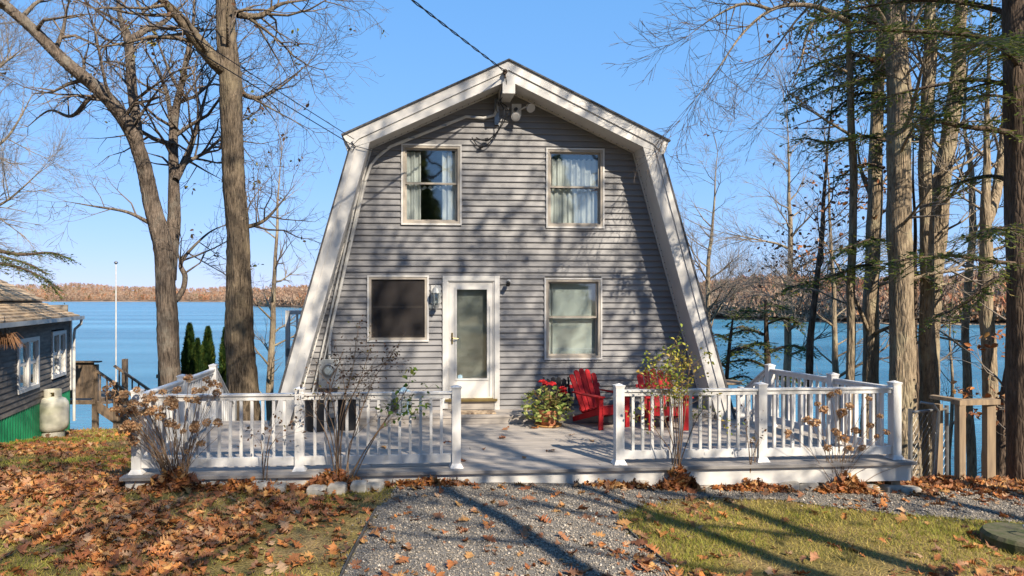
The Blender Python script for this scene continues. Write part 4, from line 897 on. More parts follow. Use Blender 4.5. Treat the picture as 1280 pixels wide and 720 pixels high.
def tree(name, label, trunks, seed, cfg, m_trunk, m_crown, group=None, auto=None, leaves=0, leaf_m=None, leaf_size=.06, base=None):
    """trunks: list of polylines [(x,y,z,r),...], the first one the main stem; auto: list of (polyline index, t0, t1, count, len0, len1)"""
    rnd = random.Random(seed); b0 = trunks[0][0]
    org = np.array((b0[0], b0[1], gz(b0[0], b0[1])))
    t = thing(name, label, 'tree', tuple(org), 0, group)
    wd = (Wood(), Wood()); tips = []; curves = []
    for k, tr_ in enumerate(trunks):
        P = catmull([np.array(p) for p in tr_], 14 if k == 0 else 8); P[:, :3] -= org
        ph_ = rnd.uniform(0, 6); wz = np.sin(P[:, 2]*1.9+ph_)*.016+np.sin(P[:, 2]*4.3+ph_*2)*.007; P[:, 0] += wz*smooth(0, .5, P[:, 2]-P[0, 2]+.3); u_ = np.linspace(0, 1, len(P))
        if k or P[-1, 3] < .06: P[:, 3] *= 1-.72*u_**2.5
        P[:, 3] *= 1+.02*np.sin(P[:, 2]*2.7+ph_)
        if k == 0 or (base and k in base):
            fl_ = np.array([1+.5*math.exp(-i*.32) for i in range(len(P))]); P[:, 3] *= fl_; P[0, 2] -= .5
        curves.append(P); wd[0].add([p[:3] for p in P], [p[3] for p in P], 24 if P[0, 3] > .1 else 8)
    for (k, t0, t1, cnt, l0, l1) in (auto or []):
        P = curves[k]; n = len(P)
        if P[-1, 3] < .06:
            for _ in range(3): grow(wd, rnd, P[-1, :3], nrm(nrm(P[-1, :3]-P[-3, :3])+np.array((rnd.gauss(0, .25), rnd.gauss(0, .25), rnd.gauss(0, .2)))), l1*rnd.uniform(.45, .8), max(P[-1, 3], cfg['rmin']), 1, cfg, tips)
        for i in range(cnt):
            tt_ = t0+(t1-t0)*(i+rnd.random())/cnt; q = tt_*(n-1); j = min(int(q), n-2); f = q-j; b = P[j]*(1-f)+P[j+1]*f; dl = nrm(P[j+1, :3]-P[j, :3])
            ax = nrm(np.cross(dl, np.array((rnd.gauss(0, 1), rnd.gauss(0, 1), rnd.gauss(0, .4))))); an = rnd.uniform(.75, 1.35)
            r_ = min(b[3]*.6, (.012+.016*l1)*cfg.get('thick', 1))
            grow(wd, rnd, b[:3], nrm(dl*math.cos(an)+ax*math.sin(an)), rnd.uniform(l0, l1)*(1.1-.5*(tt_-t0)/(t1-t0+1e-6)), r_*rnd.uniform(.6, 1), 0 if l1 > 1.6 else 1, cfg, tips)
    link('trunk', wd[0].mesh('trunk', m_trunk), t)
    if wd[1].b: link('crown', wd[1].mesh('crown', m_crown), t)
    if leaves and tips:
        rg_ = np.random.default_rng(seed); T_ = np.array(tips); cs_ = rg_.integers(0, len(T_), max(8, leaves//(34 if leaves > 600 else 5))); ii_ = cs_[rg_.integers(0, len(cs_), leaves)]; P = T_[ii_]+rg_.normal(0, .34 if leaves > 600 else .07, (leaves, 3)); link('leaves', leaf_mesh('leaves', P, leaf_size, rg_, leaf_m, up=.2, aspect=.6), t)
    return t
def tp(Z_, *pp):                                        # pixels + width px (+ depth offset) at a tree's own distance
    o = []
    for p in pp:
        z_ = Z_+(p[3] if len(p) > 3 else 0); q = at(p[0], p[1], z_); o.append((*q, p[2]/2/F*z_))
    return o
def rooted(Z_, *pp):
    o = tp(Z_, *pp); x_, y_, _, r_ = o[0]; return [(x_, y_, gz(x_, y_), r_)]+[q for q in o if q[2] > gz(x_, y_)+.3]
# left oak with the forked, far leaning stem
A_ = 14.2
tree('oak_tree', 'forked bare oak leaning left with a limb crossing the upper left corner', [
    rooted(A_, (213, 556, 27), (213, 470, 25), (208, 380, 24), (203, 310, 23), (190, 250, 20), (176, 195, 18, -.2), (158, 155, 17, -.4), (125, 115, 16, -.6), (85, 80, 15, -.8), (40, 35, 13, -1), (0, 0, 12, -1.2), (-60, -60, 11, -1.5)),
    tp(A_, (212, 350, 16, .1), (217, 290, 17, .3), (217, 230, 14, .4), (216, 180, 12, .5), (222, 130, 11, .6), (232, 80, 9, .7), (240, 30, 8, .8), (246, -40, 6, 1)),
    tp(A_, (172, 185, 13, -.2), (167, 130, 12, -.1), (163, 70, 12, 0), (160, 45, 13, 0), (150, 20, 10, .1), (142, -40, 8, .1)),
    tp(A_, (163, 50, 9), (180, 38, 8, .3), (200, 30, 7, .5), (222, 12, 5, .8), (240, -5, 4, 1)),
    tp(A_, (219, 225, 9, .3), (228, 205, 9, .6), (240, 180, 8, .9), (252, 140, 7, 1.1), (262, 100, 5, 1.3)),
    tp(A_, (216, 170, 7, .5), (208, 120, 6, .8), (196, 85, 5, 1.1), (180, 60, 4, 1.4)),
    tp(A_, (150, 145, 7, -.3), (118, 120, 6, -.1), (90, 145, 5, 0), (62, 138, 4, .2), (35, 158, 3, .4)),
    tp(A_, (220, 376, 7, .1), (230, 362, 7, .3), (232, 345, 7, .4), (226, 330, 6, .5), (238, 312, 5, .7), (262, 290, 4, 1), (285, 280, 3, 1.2)),
    tp(A_, (186, 278, 5), (160, 265, 4, -.2), (120, 258, 3, -.3), (85, 252, 2, -.4))],
    3, OAK, M['oakbark'], M['twig'], auto=[(0, .45, 1, 12, 1.2, 2.6), (1, .25, 1, 16, 1.2, 2.8), (2, .2, 1, 9, 1, 2.2), (3, .2, 1, 7, .8, 1.8), (4, .1, 1, 8, .8, 2.0), (5, .2, 1, 8, .8, 1.8), (6, .15, 1, 9, .7, 1.6), (7, .3, 1, 9, .8, 1.8), (8, .2, 1, 7, .6, 1.3)], leaves=380, leaf_m=M['roseleaf'], leaf_size=.045)
# left oak right beside the deck
B_ = 13.2
tree('oak_tree', 'thick straight oak trunk standing behind the deck left of the house', [
    rooted(B_, (304, 560, 42), (303, 500, 40), (300, 420, 34), (298, 340, 30), (295, 250, 27), (291, 180, 27), (287, 110, 27), (284, 60, 24), (283, 0, 23), (283, -80, 24), (280, -200, 18)),
    tp(B_, (286, 92, 20), (268, 76, 19, -.2), (245, 50, 17, -.4), (222, 22, 16, -.6), (198, -4, 15, -.8), (160, -50, 12, -1)),
    tp(B_, (297, 18, 10, .2), (325, 20, 8, .5), (352, 5, 6, .7), (385, 0, 5, .9)),
    tp(B_, (296, 100, 9, .3), (305, 118, 7, .7), (325, 122, 5, 1), (352, 108, 4, 1.2), (385, 80, 3, 1.3)),
    tp(B_, (301, 285, 6, .3), (330, 275, 5, .6), (362, 240, 3, .8))],
    8, OAK, M['oakbark_lower'], M['twig'], auto=[(0, .62, 1, 8, 1.0, 2.4), (1, .25, 1, 9, 1, 2.2), (2, .1, 1, 11, .9, 2.1), (3, .1, 1, 12, .8, 1.9), (4, .1, 1, 10, .7, 1.6)], leaves=150, leaf_m=M['roseleaf'], leaf_size=.045)
# slighter trees at the left shore
tree('shore_tree', 'fine twigged bare tree at the far left edge above the cabin roof', [rooted(23.0, (-80, 420, 20), (-70, 250, 16), (-60, 100, 12), (-50, -50, 8)), tp(23.0, (-70, 250, 7), (-30, 200, 5), (10, 170, 4), (40, 120, 3)), tp(23.0, (-70, 290, 7), (-30, 270, 5), (10, 250, 4), (50, 215, 3)), tp(23.0, (-65, 150, 6), (-20, 100, 5), (30, 60, 3))],
     12, FINE, M['palebark'], M['twigpale'], auto=[(1, .1, 1, 14, 1.2, 3.2), (2, .1, 1, 16, 1.2, 3.2), (3, .1, 1, 14, 1.2, 3.0), (0, .3, 1, 8, 2, 3.5)])
tree('shore_tree', 'thin bare tree between the left oak trunk and the house', [rooted(21.0, (338, 470, 9), (342, 380, 7), (346, 280, 5), (352, 190, 3))], 14, FINE, M['palebark'], M['twigpale'], auto=[(0, .15, 1, 20, .9, 2.2)], group='thin shore trees')
# right bank
def bank_tree(label, Z_, pts_, seed, m=None, cfg=FINE, auto=None, extra=None, name='bank_tree', mc=None, leaves=0):
    pts_ = [(p_[0], p_[1], p_[2]*.88) for p_ in pts_]; return tree(name, label, [rooted(Z_, *pts_)]+[tp(Z_, *e) for e in (extra or [])], seed, cfg, m or M['palebark'], mc or M['twigpale'], 'bare trees on the right bank', auto, leaves, M['litter'], .05)
bank_tree('thickest pale trunk behind the right deck corner', 12.0, ((1132, 600, 40), (1130, 520, 33), (1127, 400, 30), (1124, 250, 30), (1123, 120, 29), (1120, 20, 26), (1118, -120, 20)), 31, auto=[(0, .45, 1, 9, 1, 2.4)], extra=[((1121, 60, 10), (1095, 10, 7, -.5), (1062, -20, 5, -1))])
bank_tree('slim trunk left of the thickest one, rising from behind the deck railing', 13.8, ((1087, 560, 24), (1088, 470, 20), (1090, 350, 19), (1094, 220, 18), (1098, 120, 15), (1102, 0, 11)), 32, m=M['palebark'], auto=[(0, .35, 1, 10, .8, 2.2)], extra=[((1092, 250, 7), (1078, 215, 5, .2), (1072, 180, 3, .3)), ((1089, 420, 6), (1072, 380, 4, -.2), (1048, 335, 3, -.3), (1028, 300, 2, -.4))])
bank_tree('straight pale trunk second right of the thickest, next to the gateway', 12.4, ((1164, 600, 24), (1163, 500, 20), (1160, 380, 17), (1157, 250, 17), (1160, 120, 16), (1163, 0, 14), (1165, -100, 10)), 33, auto=[(0, .4, 1, 8, .8, 2.0)])
bank_tree('trunk curving right from the gateway foot up through the canopy', 12.9, ((1150, 590, 26), (1160, 500, 24), (1164, 400, 24), (1168, 320, 23), (1178, 230, 22), (1190, 150, 20), (1197, 80, 17), (1203, 0, 14)), 34, m=M['palebark'], auto=[(0, .45, 1, 8, .8, 2.0)])
bank_tree('pale trunk forking in a narrow V behind the right gate post', 11.6, ((1240, 604, 20), (1237, 500, 19), (1234, 400, 18), (1233, 320, 18), (1231, 250, 15), (1233, 190, 12), (1236, 100, 10), (1238, 0, 8)), 35, auto=[(0, .4, 1, 8, .8, 1.9), (1, .2, 1, 7, .7, 1.6)], extra=[((1232, 280, 12), (1246, 235, 11, .2), (1254, 180, 9, .3), (1258, 90, 7, .3), (1262, 0, 6, .3))])
bank_tree('bent slanting trunk at the right picture edge below the hemlock', 11.2, ((1250, 606, 16), (1254, 540, 15), (1260, 470, 14), (1272, 390, 13), (1284, 320, 11), (1290, 200, 9)), 36, m=M['hembark'], auto=[(0, .3, 1, 6, .6, 1.5)], leaves=60)
bank_tree('short crooked trunk between the curved and the forked trunks', 14.5, ((1214, 590, 12), (1210, 480, 11), (1206, 400, 10), (1216, 300, 11), (1213, 220, 10), (1206, 150, 7), (1212, 60, 5)), 37, auto=[(0, .3, 1, 10, .7, 1.8)])
bank_tree('lone thin bare tree just right of the roof edge', 24.0, ((880, 470, 9), (884, 400, 7), (886, 330, 6.5), (892, 260, 5), (897, 190, 3)), 38, auto=[(0, .2, 1, 26, 1.2, 3.0)])
bank_tree('thin bare tree rising mid way between roof edge and the thick trunks', 23.0, ((984, 470, 10), (986, 380, 9), (988, 300, 8), (986, 220, 6), (984, 150, 4)), 39, auto=[(0, .2, 1, 28, 1.2, 3.0)])
bank_tree('slender leaning sapling with long arms left of the slim trunk', 19.0, ((1046, 520, 9), (1044, 430, 8), (1040, 330, 6), (1036, 240, 4), (1030, 170, 3)), 40, auto=[(0, .2, 1, 22, .9, 2.4)])
bank_tree('dark thin stem between the thickest and the straight pale trunk', 13.4, ((1146, 590, 9), (1145, 450, 8), (1143, 300, 7), (1142, 180, 5)), 41, m=M['hembark'], auto=[(0, .3, 1, 10, .5, 1.4)])
bank_tree('spindly sapling by the water right of the railing', 17.0, ((1186, 600, 6), (1190, 500, 5), (1188, 420, 4), (1194, 340, 3)), 42, auto=[(0, .1, 1, 14, .5, 1.4)])
bank_tree('brown leaved young oak left of the hemlock boughs', 15.0, ((1010, 500, 10), (1016, 400, 9), (1026, 300, 8), (1034, 200, 6), (1040, 110, 4)), 43, m=M['oakbark'], cfg=OAK, mc=M['twig'], auto=[(0, .45, 1, 16, .8, 2.0)], leaves=750)
bank_tree('leafy tinted sapling at the lower right edge', 10.6, ((1268, 615, 6), (1270, 540, 5), (1274, 470, 3)), 44, auto=[(0, .2, 1, 14, .4, .9)], leaves=260)
# drooping fine branches hanging in from the top
tree('drooping_beech', 'slender bare branches drooping in from the top right of the roof', [rooted(12.6, (1060, 560, 10), (1064, 400, 10), (1066, 250, 10), (1064, 120, 11), (1060, 40, 10), (1050, -60, 8)),
    tp(10.8, (1062, 30, 7, 1.6), (1030, 12, 6.5, .8), (1000, 6, 6, .3), (965, 12, 5), (930, 40, 4, -.2), (898, 85, 3, -.3), (868, 125, 2, -.4)), tp(10.8, (965, 12, 4), (930, 5, 4, -.2), (895, 20, 3, -.3), (860, 45, 2, -.3)), tp(10.8, (1030, 12, 4, .8), (1010, 40, 4, .6), (1000, 80, 3, .5), (985, 120, 2, .4))],
    51, FINE, M['palebark'], M['twig'], auto=[(1, .2, 1, 24, .6, 1.5), (2, .1, 1, 18, .5, 1.3), (3, .1, 1, 14, .5, 1.2), (0, .5, 1, 8, .8, 1.8)], leaves=60, leaf_m=M['litter'], leaf_size=.035)

# hemlocks: flat drooping sprays of short needles
def hemlock(name, label, Z_, trunk, boughs, seed, group=None, dens=1.0, needle=.030, auto=None):
    rnd = random.Random(seed); rg_ = np.random.default_rng(seed)
    T0 = rooted(Z_, *trunk); org = np.array((T0[0][0], T0[0][1], gz(T0[0][0], T0[0][1])))
    t = thing(name, label, 'tree', tuple(org), 0, group); wd = Wood(); tw_ = Wood(); PC, PD, PW = [], [], []
    P = catmull([np.array(p) for p in T0], 6); P[:, :3] -= org; P[0, 2] -= .4; wd.add([p[:3] for p in P], [p[3] for p in P], 14)
    QS = [catmull([np.array(p)-np.array((*org, 0)) for p in tp(Z_, *bo)], 7) for bo in boughs]
    if auto:
        cnt, h0, h1, la, lb2 = auto
        for i in range(cnt):
            hz_ = h0+(h1-h0)*(i+rnd.random())/cnt; j = int(np.argmin(np.abs(P[:, 2]-hz_))); b = P[j]; az = rnd.uniform(0, 2*PI); Lx = rnd.uniform(la, lb2); dr = rnd.uniform(-.25, .25); cu = rnd.gauss(0, .25)
            QS.append(catmull([np.array((b[0]+math.cos(az+cu*v)*Lx*v, b[1]+math.sin(az+cu*v)*Lx*v, b[2]+Lx*(.18*v-.42*v*v)+dr*v*.4, .022*(1-.85*v))) for v in (0, .33, .66, 1)], 6))
    for Q in QS:
        wd.add([p[:3] for p in Q], [max(p[3], .004) for p in Q], 6)
        n = len(Q); Lb = np.sum(np.linalg.norm(np.diff(Q[:, :3], axis=0), axis=1)); m_ = int(Lb*24*dens)
        for i in range(m_):
            u = .12+.88*(i+rnd.random())/m_; k = u*(n-1); j = min(int(k), n-2); b = Q[j, :3]*(1-k+j)+Q[j+1, :3]*(k-j); dl = nrm(Q[j+1, :3]-Q[j, :3])
            side = nrm(np.cross(dl, (0, 0, 1)))*(1 if i % 2 else -1); d = nrm(dl*rnd.uniform(.4, .9)+side*rnd.uniform(.5, 1)+np.array((0, 0, rnd.uniform(-.55, .35))))
            Ls = rnd.uniform(.25, .7)*(1.1-.6*u)*min(1, Lb/1.2)+.08; ns = 5; pts_ = [b+d*Ls*s_/(ns-1)+np.array((0, 0, -.22*Ls*(s_/(ns-1))**2)) for s_ in range(ns)]
            tw_.add(pts_, [.005, .004, .0035, .003, .002], 3)
            if rnd.random() < .22: continue
            nb_ = int(Ls/.06)
            for s_ in range(nb_):                       # side twiglets with needles
                v = (s_+rnd.random())/nb_; c = b+d*Ls*v+np.array((0, 0, -.22*Ls*v*v)); sd2 = nrm(np.cross(d, (0, 0, 1)))*(1 if s_ % 2 else -1); d2 = nrm(d*.75+sd2*.8+np.array((0, 0, rnd.uniform(-.3, .2))))
                L2 = rnd.uniform(.06, .2)*(1.15-.7*v); nn_ = max(2, int(L2/.03))
                for g_ in range(nn_): PC.append(c+d2*L2*(g_+.5)/nn_); PD.append(d2); PW.append(.9)
    link('trunk', wd.mesh('trunk', M['hembark']), t); link('crown', tw_.mesh('crown', M['twig']), t)
    C = np.array(PC)+rg_.normal(0, .006, (len(PC), 3)); D = np.array(PD); up_ = rg_.normal(0, .35, C.shape); up_[:, 2] += 1; U = np.cross(D, up_); U /= np.linalg.norm(U, axis=1)[:, None]
    s = rg_.uniform(.7, 1.3, (len(C), 1))
    link('needles', tri_cloud('needles', C, U*s*needle*.34, D*s*needle*.75, np.clip(rg_.normal(.42, .24, len(C)), 0, 1), M['hemlock'], True), t); return t
hemlock('hemlock_tree', 'dark hemlock at the right edge with boughs reaching left', 9.4, ((1278, 640, 34), (1277, 460, 31), (1276, 300, 30), (1273, 150, 30), (1270, 0, 28), (1268, -120, 22)), [
    [(1272, 168, 9), (1240, 162, 7, -.2), (1205, 158, 6, -.3), (1165, 150, 5, -.2), (1148, 146, 3)], [(1272, 345, 9), (1240, 352, 7, .1), (1215, 372, 6, .2), (1190, 388, 4, .3), (1165, 396, 2, .4)],
    [(1272, 330, 6), (1235, 326, 5, -.5), (1195, 320, 4, -.8), (1150, 322, 3, -.9), (1105, 330, 2, -.9)], [(1270, 60, 8), (1220, 45, 6, -.4), (1160, 40, 5, -.6), (1090, 38, 3, -.7), (1040, 44, 2, -.8)],
    [(1270, 20, 8), (1215, 5, 6, .4), (1150, 0, 5, .6), (1085, 8, 3, .8), (1020, 22, 2, .9)], [(1272, 110, 7), (1225, 100, 5, .3), (1180, 105, 4, .5), (1120, 118, 3, .7), (1080, 135, 2, .7)],
    [(1272, 230, 7), (1240, 220, 5, .4), (1205, 226, 3, .6), (1180, 236, 2, .7)], [(1270, -30, 8), (1190, -40, 6, 0), (1110, -30, 4, .1), (1030, -10, 3, .1)], [(1274, 290, 6), (1250, 285, 4, -1), (1225, 292, 2, -1.4)], [(1272, 80, 7), (1255, 60, 6, -1.2), (1240, 50, 4, -2), (1220, 55, 2, -2.6)]], 61, 'evergreen hemlocks on the right bank', .9, .030, (16, 5.2, 9.0, .7, 2.0))
hemlock('hemlock_tree', 'hemlock with dense green clumps hanging around the thickest pale trunk', 12.7, ((1124, 600, 15), (1124, 450, 14), (1122, 300, 13), (1122, 150, 12), (1118, 0, 10), (1116, -90, 7)), [
    [(1106, 90, 7), (1080, 70, 5), (1045, 72, 4), (1005, 88, 2)], [(1107, 40, 7), (1075, 20, 5, -.3), (1035, 22, 4, -.4), (1000, 34, 2, -.5)], [(1107, 60, 7), (1135, 45, 5, -.2), (1165, 60, 3, -.3), (1185, 82, 2, -.3)], [(1106, 120, 6), (1080, 116, 4, .3), (1055, 128, 3, .3), (1030, 150, 2, .4)],
    [(1106, 140, 6), (1130, 128, 4, -.3), (1150, 134, 3, -.4), (1170, 150, 2, -.4)], [(1106, 10, 7), (1090, -15, 5, -.6), (1070, -20, 4, -1)], [(1106, 175, 5), (1075, 170, 4, -.3), (1040, 178, 3, -.4), (1005, 172, 2, -.4)], [(1105, 210, 5), (1080, 205, 3, .3), (1050, 220, 2, .4)], [(1105, 335, 5), (1075, 332, 4, -.2), (1040, 345, 3, -.3), (985, 360, 2, -.4)], [(1105, 350, 5), (1130, 342, 4, -.3), (1165, 352, 2, -.4)], [(1105, 300, 4), (1085, 300, 3, -.5), (1055, 312, 2, -.8)], [(1107, 25, 6), (1130, 5, 5, .4), (1155, 0, 3, .6)]], 62, 'evergreen hemlocks on the right bank', 1.2, .036, (24, 8.0, 12.0, .6, 1.9))
hemlock('hemlock_sapling', 'young hemlock by the water just right of the house foot', 17.0, ((962, 560, 9), (960, 470, 8), (958, 420, 6), (957, 375, 3)), [
    [(960, 460, 4), (935, 450, 3, -.3), (900, 455, 2, -.4)], [(960, 440, 4), (990, 432, 3, .2), (1015, 440, 2, .3)], [(959, 420, 4), (935, 412, 3, .3), (908, 420, 2, .5)], [(959, 405, 3), (980, 398, 3, -.4), (1000, 404, 2, -.6)], [(958, 392, 3), (940, 388, 2, -.5), (922, 396, 2, -.7)], [(960, 475, 4), (985, 470, 3, -.6), (1005, 480, 2, -.8)], [(960, 430, 4), (940, 430, 3, -1), (918, 440, 2, -1.3)], [(958, 385, 3), (968, 380, 2, .4), (978, 384, 1, .5)]], 63, 'young hemlocks', 1.2, .04)
hemlock('hemlock_sapling', 'small pale green hemlock between the house foot and the railing', 15.0, ((905, 560, 6), (908, 480, 5), (912, 430, 4), (916, 398, 2)), [[(909, 460, 3), (890, 450, 2), (880, 458, 1)], [(910, 440, 3), (930, 434, 2), (948, 442, 1)], [(912, 425, 3), (896, 418, 2, -.3), (886, 424, 1, -.4)], [(914, 412, 2), (928, 408, 2, .3), (938, 414, 1, .4)], [(908, 475, 3), (930, 470, 2, -.4), (945, 478, 1, -.5)]], 64, 'young hemlocks', 1.2, .035)
hemlock('hemlock_tree', 'hemlock bough reaching over the cabin roof at the left edge', 15.5, ((-60, 470, 24), (-58, 350, 22), (-56, 200, 18), (-55, 50, 12), (-54, -60, 7), (-54, -130, 2)), [[(-56, 325, 7), (-20, 312, 6), (25, 318, 4), (62, 316, 3), (84, 322, 2)], [(-56, 345, 6), (-20, 330, 5, -.4), (15, 332, 4, -.6), (50, 345, 2, -.7), (66, 358, 1, -.7)], [(-56, 310, 6), (-10, 318, 4, .5), (35, 330, 3, .8), (58, 342, 2, .9)]], 65, None, 1.1)
# arborvitae by the left shore
def arborvitae(px, topy, Z_, wpx, label, seed):
    x_, y_, zt = at(px, topy, Z_); b = gz(x_, y_); H_ = zt-b; rg_ = np.random.default_rng(seed); R_ = wpx/2/F*Z_
    t = thing('arborvitae', label, 'tree', (x_, y_, b), 0, 'dark narrow evergreens by the shore')
    MB().tube([(0, 0, -.2), (0, 0, H_*.9)], [.05, .01], 6).build('trunk', M['hembark'], t)
    n = 9000; u = rg_.random(n)**.8; h = u*H_; q = rg_.uniform(0, 2*PI, n); prof_ = R_*np.clip((1-u)**.62*1.05, .03, 1)*(1+.13*np.sin(q*5+h*4)+.1*np.sin(h*9+q*2)); rr_ = prof_*(rg_.uniform(.72, 1.04, n)+.10*rg_.normal(size=n)*(rg_.random(n) < .3))
    C = np.stack([np.cos(q)*rr_, np.sin(q)*rr_, h], -1); out = np.stack([np.cos(q), np.sin(q), np.full(n, 1.3)], -1)+rg_.normal(0, .35, (n, 3)); out /= np.linalg.norm(out, axis=1)[:, None]; U = np.cross(out, rg_.normal(size=(n, 3))); U /= np.linalg.norm(U, axis=1)[:, None]; s = rg_.uniform(.03, .07, (n, 1))
    link('crown', tri_cloud('crown', C, U*s*.5, out*s*1.2, np.clip(rg_.normal(.4, .25, n)+.25*np.sin(h*7+q*3), 0, 1), M['arbor']), t)
for a in ((237, 405, 19, 24, 'leftmost dark arborvitae beside the left oak trunk', 1), (247, 424, 18.2, 16, 'short dark arborvitae second from the left oak', 2), (260, 409, 18.6, 24, 'broad arborvitae with golden tips, third from the left oak', 3), (282, 410, 18.0, 20, 'rightmost dark arborvitae against the thick oak trunk', 4)): arborvitae(a[0], a[1], a[2], a[3]*1.3, a[4], a[5])
# trees behind and beside the viewer, which shade the lawn and the house front
def shade_tree(x_, y_, H_, r_, seed, label, lean=(0, 0), leaves=0, cnt=16):
    b = gz(x_, y_); rn = random.Random(seed)
    tr0 = [(x_+lean[0]*k/5+rn.gauss(0, .12)*(k > 0), y_+lean[1]*k/5+rn.gauss(0, .12)*(k > 0), b+H_*k/5, r_*(1-.75*k/5)) for k in range(6)]
    tree('yard_tree', label, [tr0], seed, dict(SHADE, thick=1.7), M['oakbark'], M['twig'], 'trees around the viewer', [(0, .38, 1, cnt, H_*.18, H_*.34)], leaves, M['litter'], .075)
SHADES = [(7.0, -0.8, 18, .17, 71, 'tall bare oak behind the viewer at the right', (2.2, .6), 3000, 14), (9.6, -4.0, 21, .19, 72, 'tall bare oak straight behind the viewer', (-2.0, .3), 1600, 10),
          (12.6, -1.5, 20, .2, 73, 'bare oak right of the viewer by the drive', (-2.4, .4), 1400, 10), (9.8, 3.6, 15, .17, 74, 'slim bare maple right of the lawn outside the view', (.4, -.3), 1300, 11),
          (3.2, -7.5, 17, .2, 75, 'bare oak close behind the viewer', (.2, .2), 3500, 13), (-1.0, -10, 18, .22, 76, 'bare oak behind the viewer to the left', (.2, .3), 3500, 13),
          (4.5, -1.0, 15, .17, 78, 'bare oak just right of the viewer', (1.2, -.8), 1100, 9), (1.3, -3.0, 16, .18, 79, 'bare oak just behind the viewer', (-1.2, -.6), 1800, 11)]
for a in SHADES: shade_tree(*a)
def added_pine(x_, y_, H_, label, src=None):  # unseen pines, added to block sky fill light and deepen the shade
    b = gz(x_, y_)
    if src: o = copy_tree(src); o.location = (x_, y_, b); o.rotation_euler = (0, 0, x_*1.7); k_ = H_/17; o.scale = (k_, k_, k_); o['label'] = label; return o
    t = thing('sky_block_pine', label, 'tree', (x_, y_, b), 0, 'evergreens behind the viewer'); rg_ = np.random.default_rng(91); MB().tube([(0, 0, -.3), (0, 0, 16)], [.26, .04], 10).build('trunk', M['hembark'], t)
    n = 15000; u = rg_.random(n)**.75; lay = np.floor(u*22)/22+rg_.random(n)*.02; q = np.floor(rg_.uniform(0, 9, n))*2*PI/9+lay*37+rg_.normal(0, .16, n); rad = (1-lay)**.7*3.6*rg_.random(n)**.45+.1; C = np.stack([np.cos(q)*rad, np.sin(q)*rad, 1.2+lay*15.8-rad*.16+rg_.normal(0, .12, n)], -1)
    U = rg_.normal(size=(n, 3)); U /= np.linalg.norm(U, axis=1)[:, None]; V = np.cross(U, rg_.normal(size=(n, 3))); V /= np.linalg.norm(V, axis=1)[:, None]
    link('crown', tri_cloud('crown', C, U*.16, V*.22, np.clip(rg_.normal(.35, .2, n), 0, 1), M['hemlock']), t); return t
P0_ = added_pine(-3, -31, 17, 'tall pine behind the viewer, first from the drive')
for i, (x_, y_, h_) in enumerate(((-9, -29, 19), (-15, -27, 16), (-21, -23, 18), (3.5, -33, 18), (-26, -16, 18), (-31, -8, 20), (10, -35, 17), (17, -36, 15), (-13, -9, 19), (-9, -15, 20), (-17, -3, 18), (-5, -20, 18), (17, 5, 17), (20, 10, 18), (-20, 4, 17))): added_pine(x_, y_, h_, ('pine %s behind the viewer' % ('second from the drive on the left', 'third from the drive on the left', 'fourth from the drive on the left', 'just right of the drive', 'at the far left corner', 'at the far left side', 'second right of the drive', 'third right of the drive', 'nearest on the left', 'second nearest on the left', 'beside the viewer at the left', 'close behind the viewer left of the drive', 'beside the viewer at the right', 'farther along on the right', 'beside the cabin outside the view')[i]), P0_)

# ================================================================== GROUND COVER
GRAVEL_PX = [(400, 900), (428, 722), (462, 655), (486, 622), (500, 604), (560, 599), (770, 599), (860, 606), (1000, 613), (1148, 619), (1200, 612), (1300, 604), (1340, 604), (1340, 662), (1280, 655), (1180, 648), (1100, 641), (1000, 628), (900, 623), (840, 624), (775, 640), (772, 650), (800, 678), (850, 722), (900, 900)]
GP = np.array([gpix(*p) for p in GRAVEL_PX])
def inside(x, y, poly):
    r_ = np.zeros(len(x), bool); n = len(poly)
    for i in range(n):
        x0_, y0_ = poly[i]; x1_, y1_ = poly[(i+1) % n]
        if y0_ == y1_: continue
        c = ((y0_ > y) != (y1_ > y)) & (x < (x1_-x0_)*(y-y0_)/(y1_-y0_)+x0_); r_ ^= c
    return r_
def in_deck(x, y, mrg=0.0):
    lx = (x-OX)*CA+(y-OY)*SA; ly = -(x-OX)*SA+(y-OY)*CA
    return (lx > DX0-mrg) & (lx < DX1+mrg) & (ly > DY0-mrg)
def pix(x, y, z): return CX+F*x/y, CY-F*(z-CAMH)/y
cell = .05; gxx = np.arange(-6, 10, cell); gyy = np.arange(3.5, 12, cell); XX, YY = np.meshgrid(gxx, gyy)
wx_, wy_ = XX+.03*np.sin(YY*9)+.02*np.sin(XX*13), YY+.03*np.sin(XX*8)
ok = inside((wx_+cell/2).ravel(), (wy_+cell/2).ravel(), GP).reshape(XX.shape)
iy, ix = np.where(ok[:-1, :-1]); n1_ = XX.shape[1]; fq = np.stack([iy*n1_+ix, iy*n1_+ix+1, (iy+1)*n1_+ix+1, (iy+1)*n1_+ix], -1); us, inv = np.unique(fq, return_inverse=True); inv = inv.reshape(fq.shape)
Vg = np.stack([XX.ravel()[us], YY.ravel()[us], ground_z(XX.ravel()[us], YY.ravel()[us])+.008], -1)
tag(link('gravel_path', np_mesh('gravel_path', Vg, inv, M['gravelbed'], True)), kind='structure')
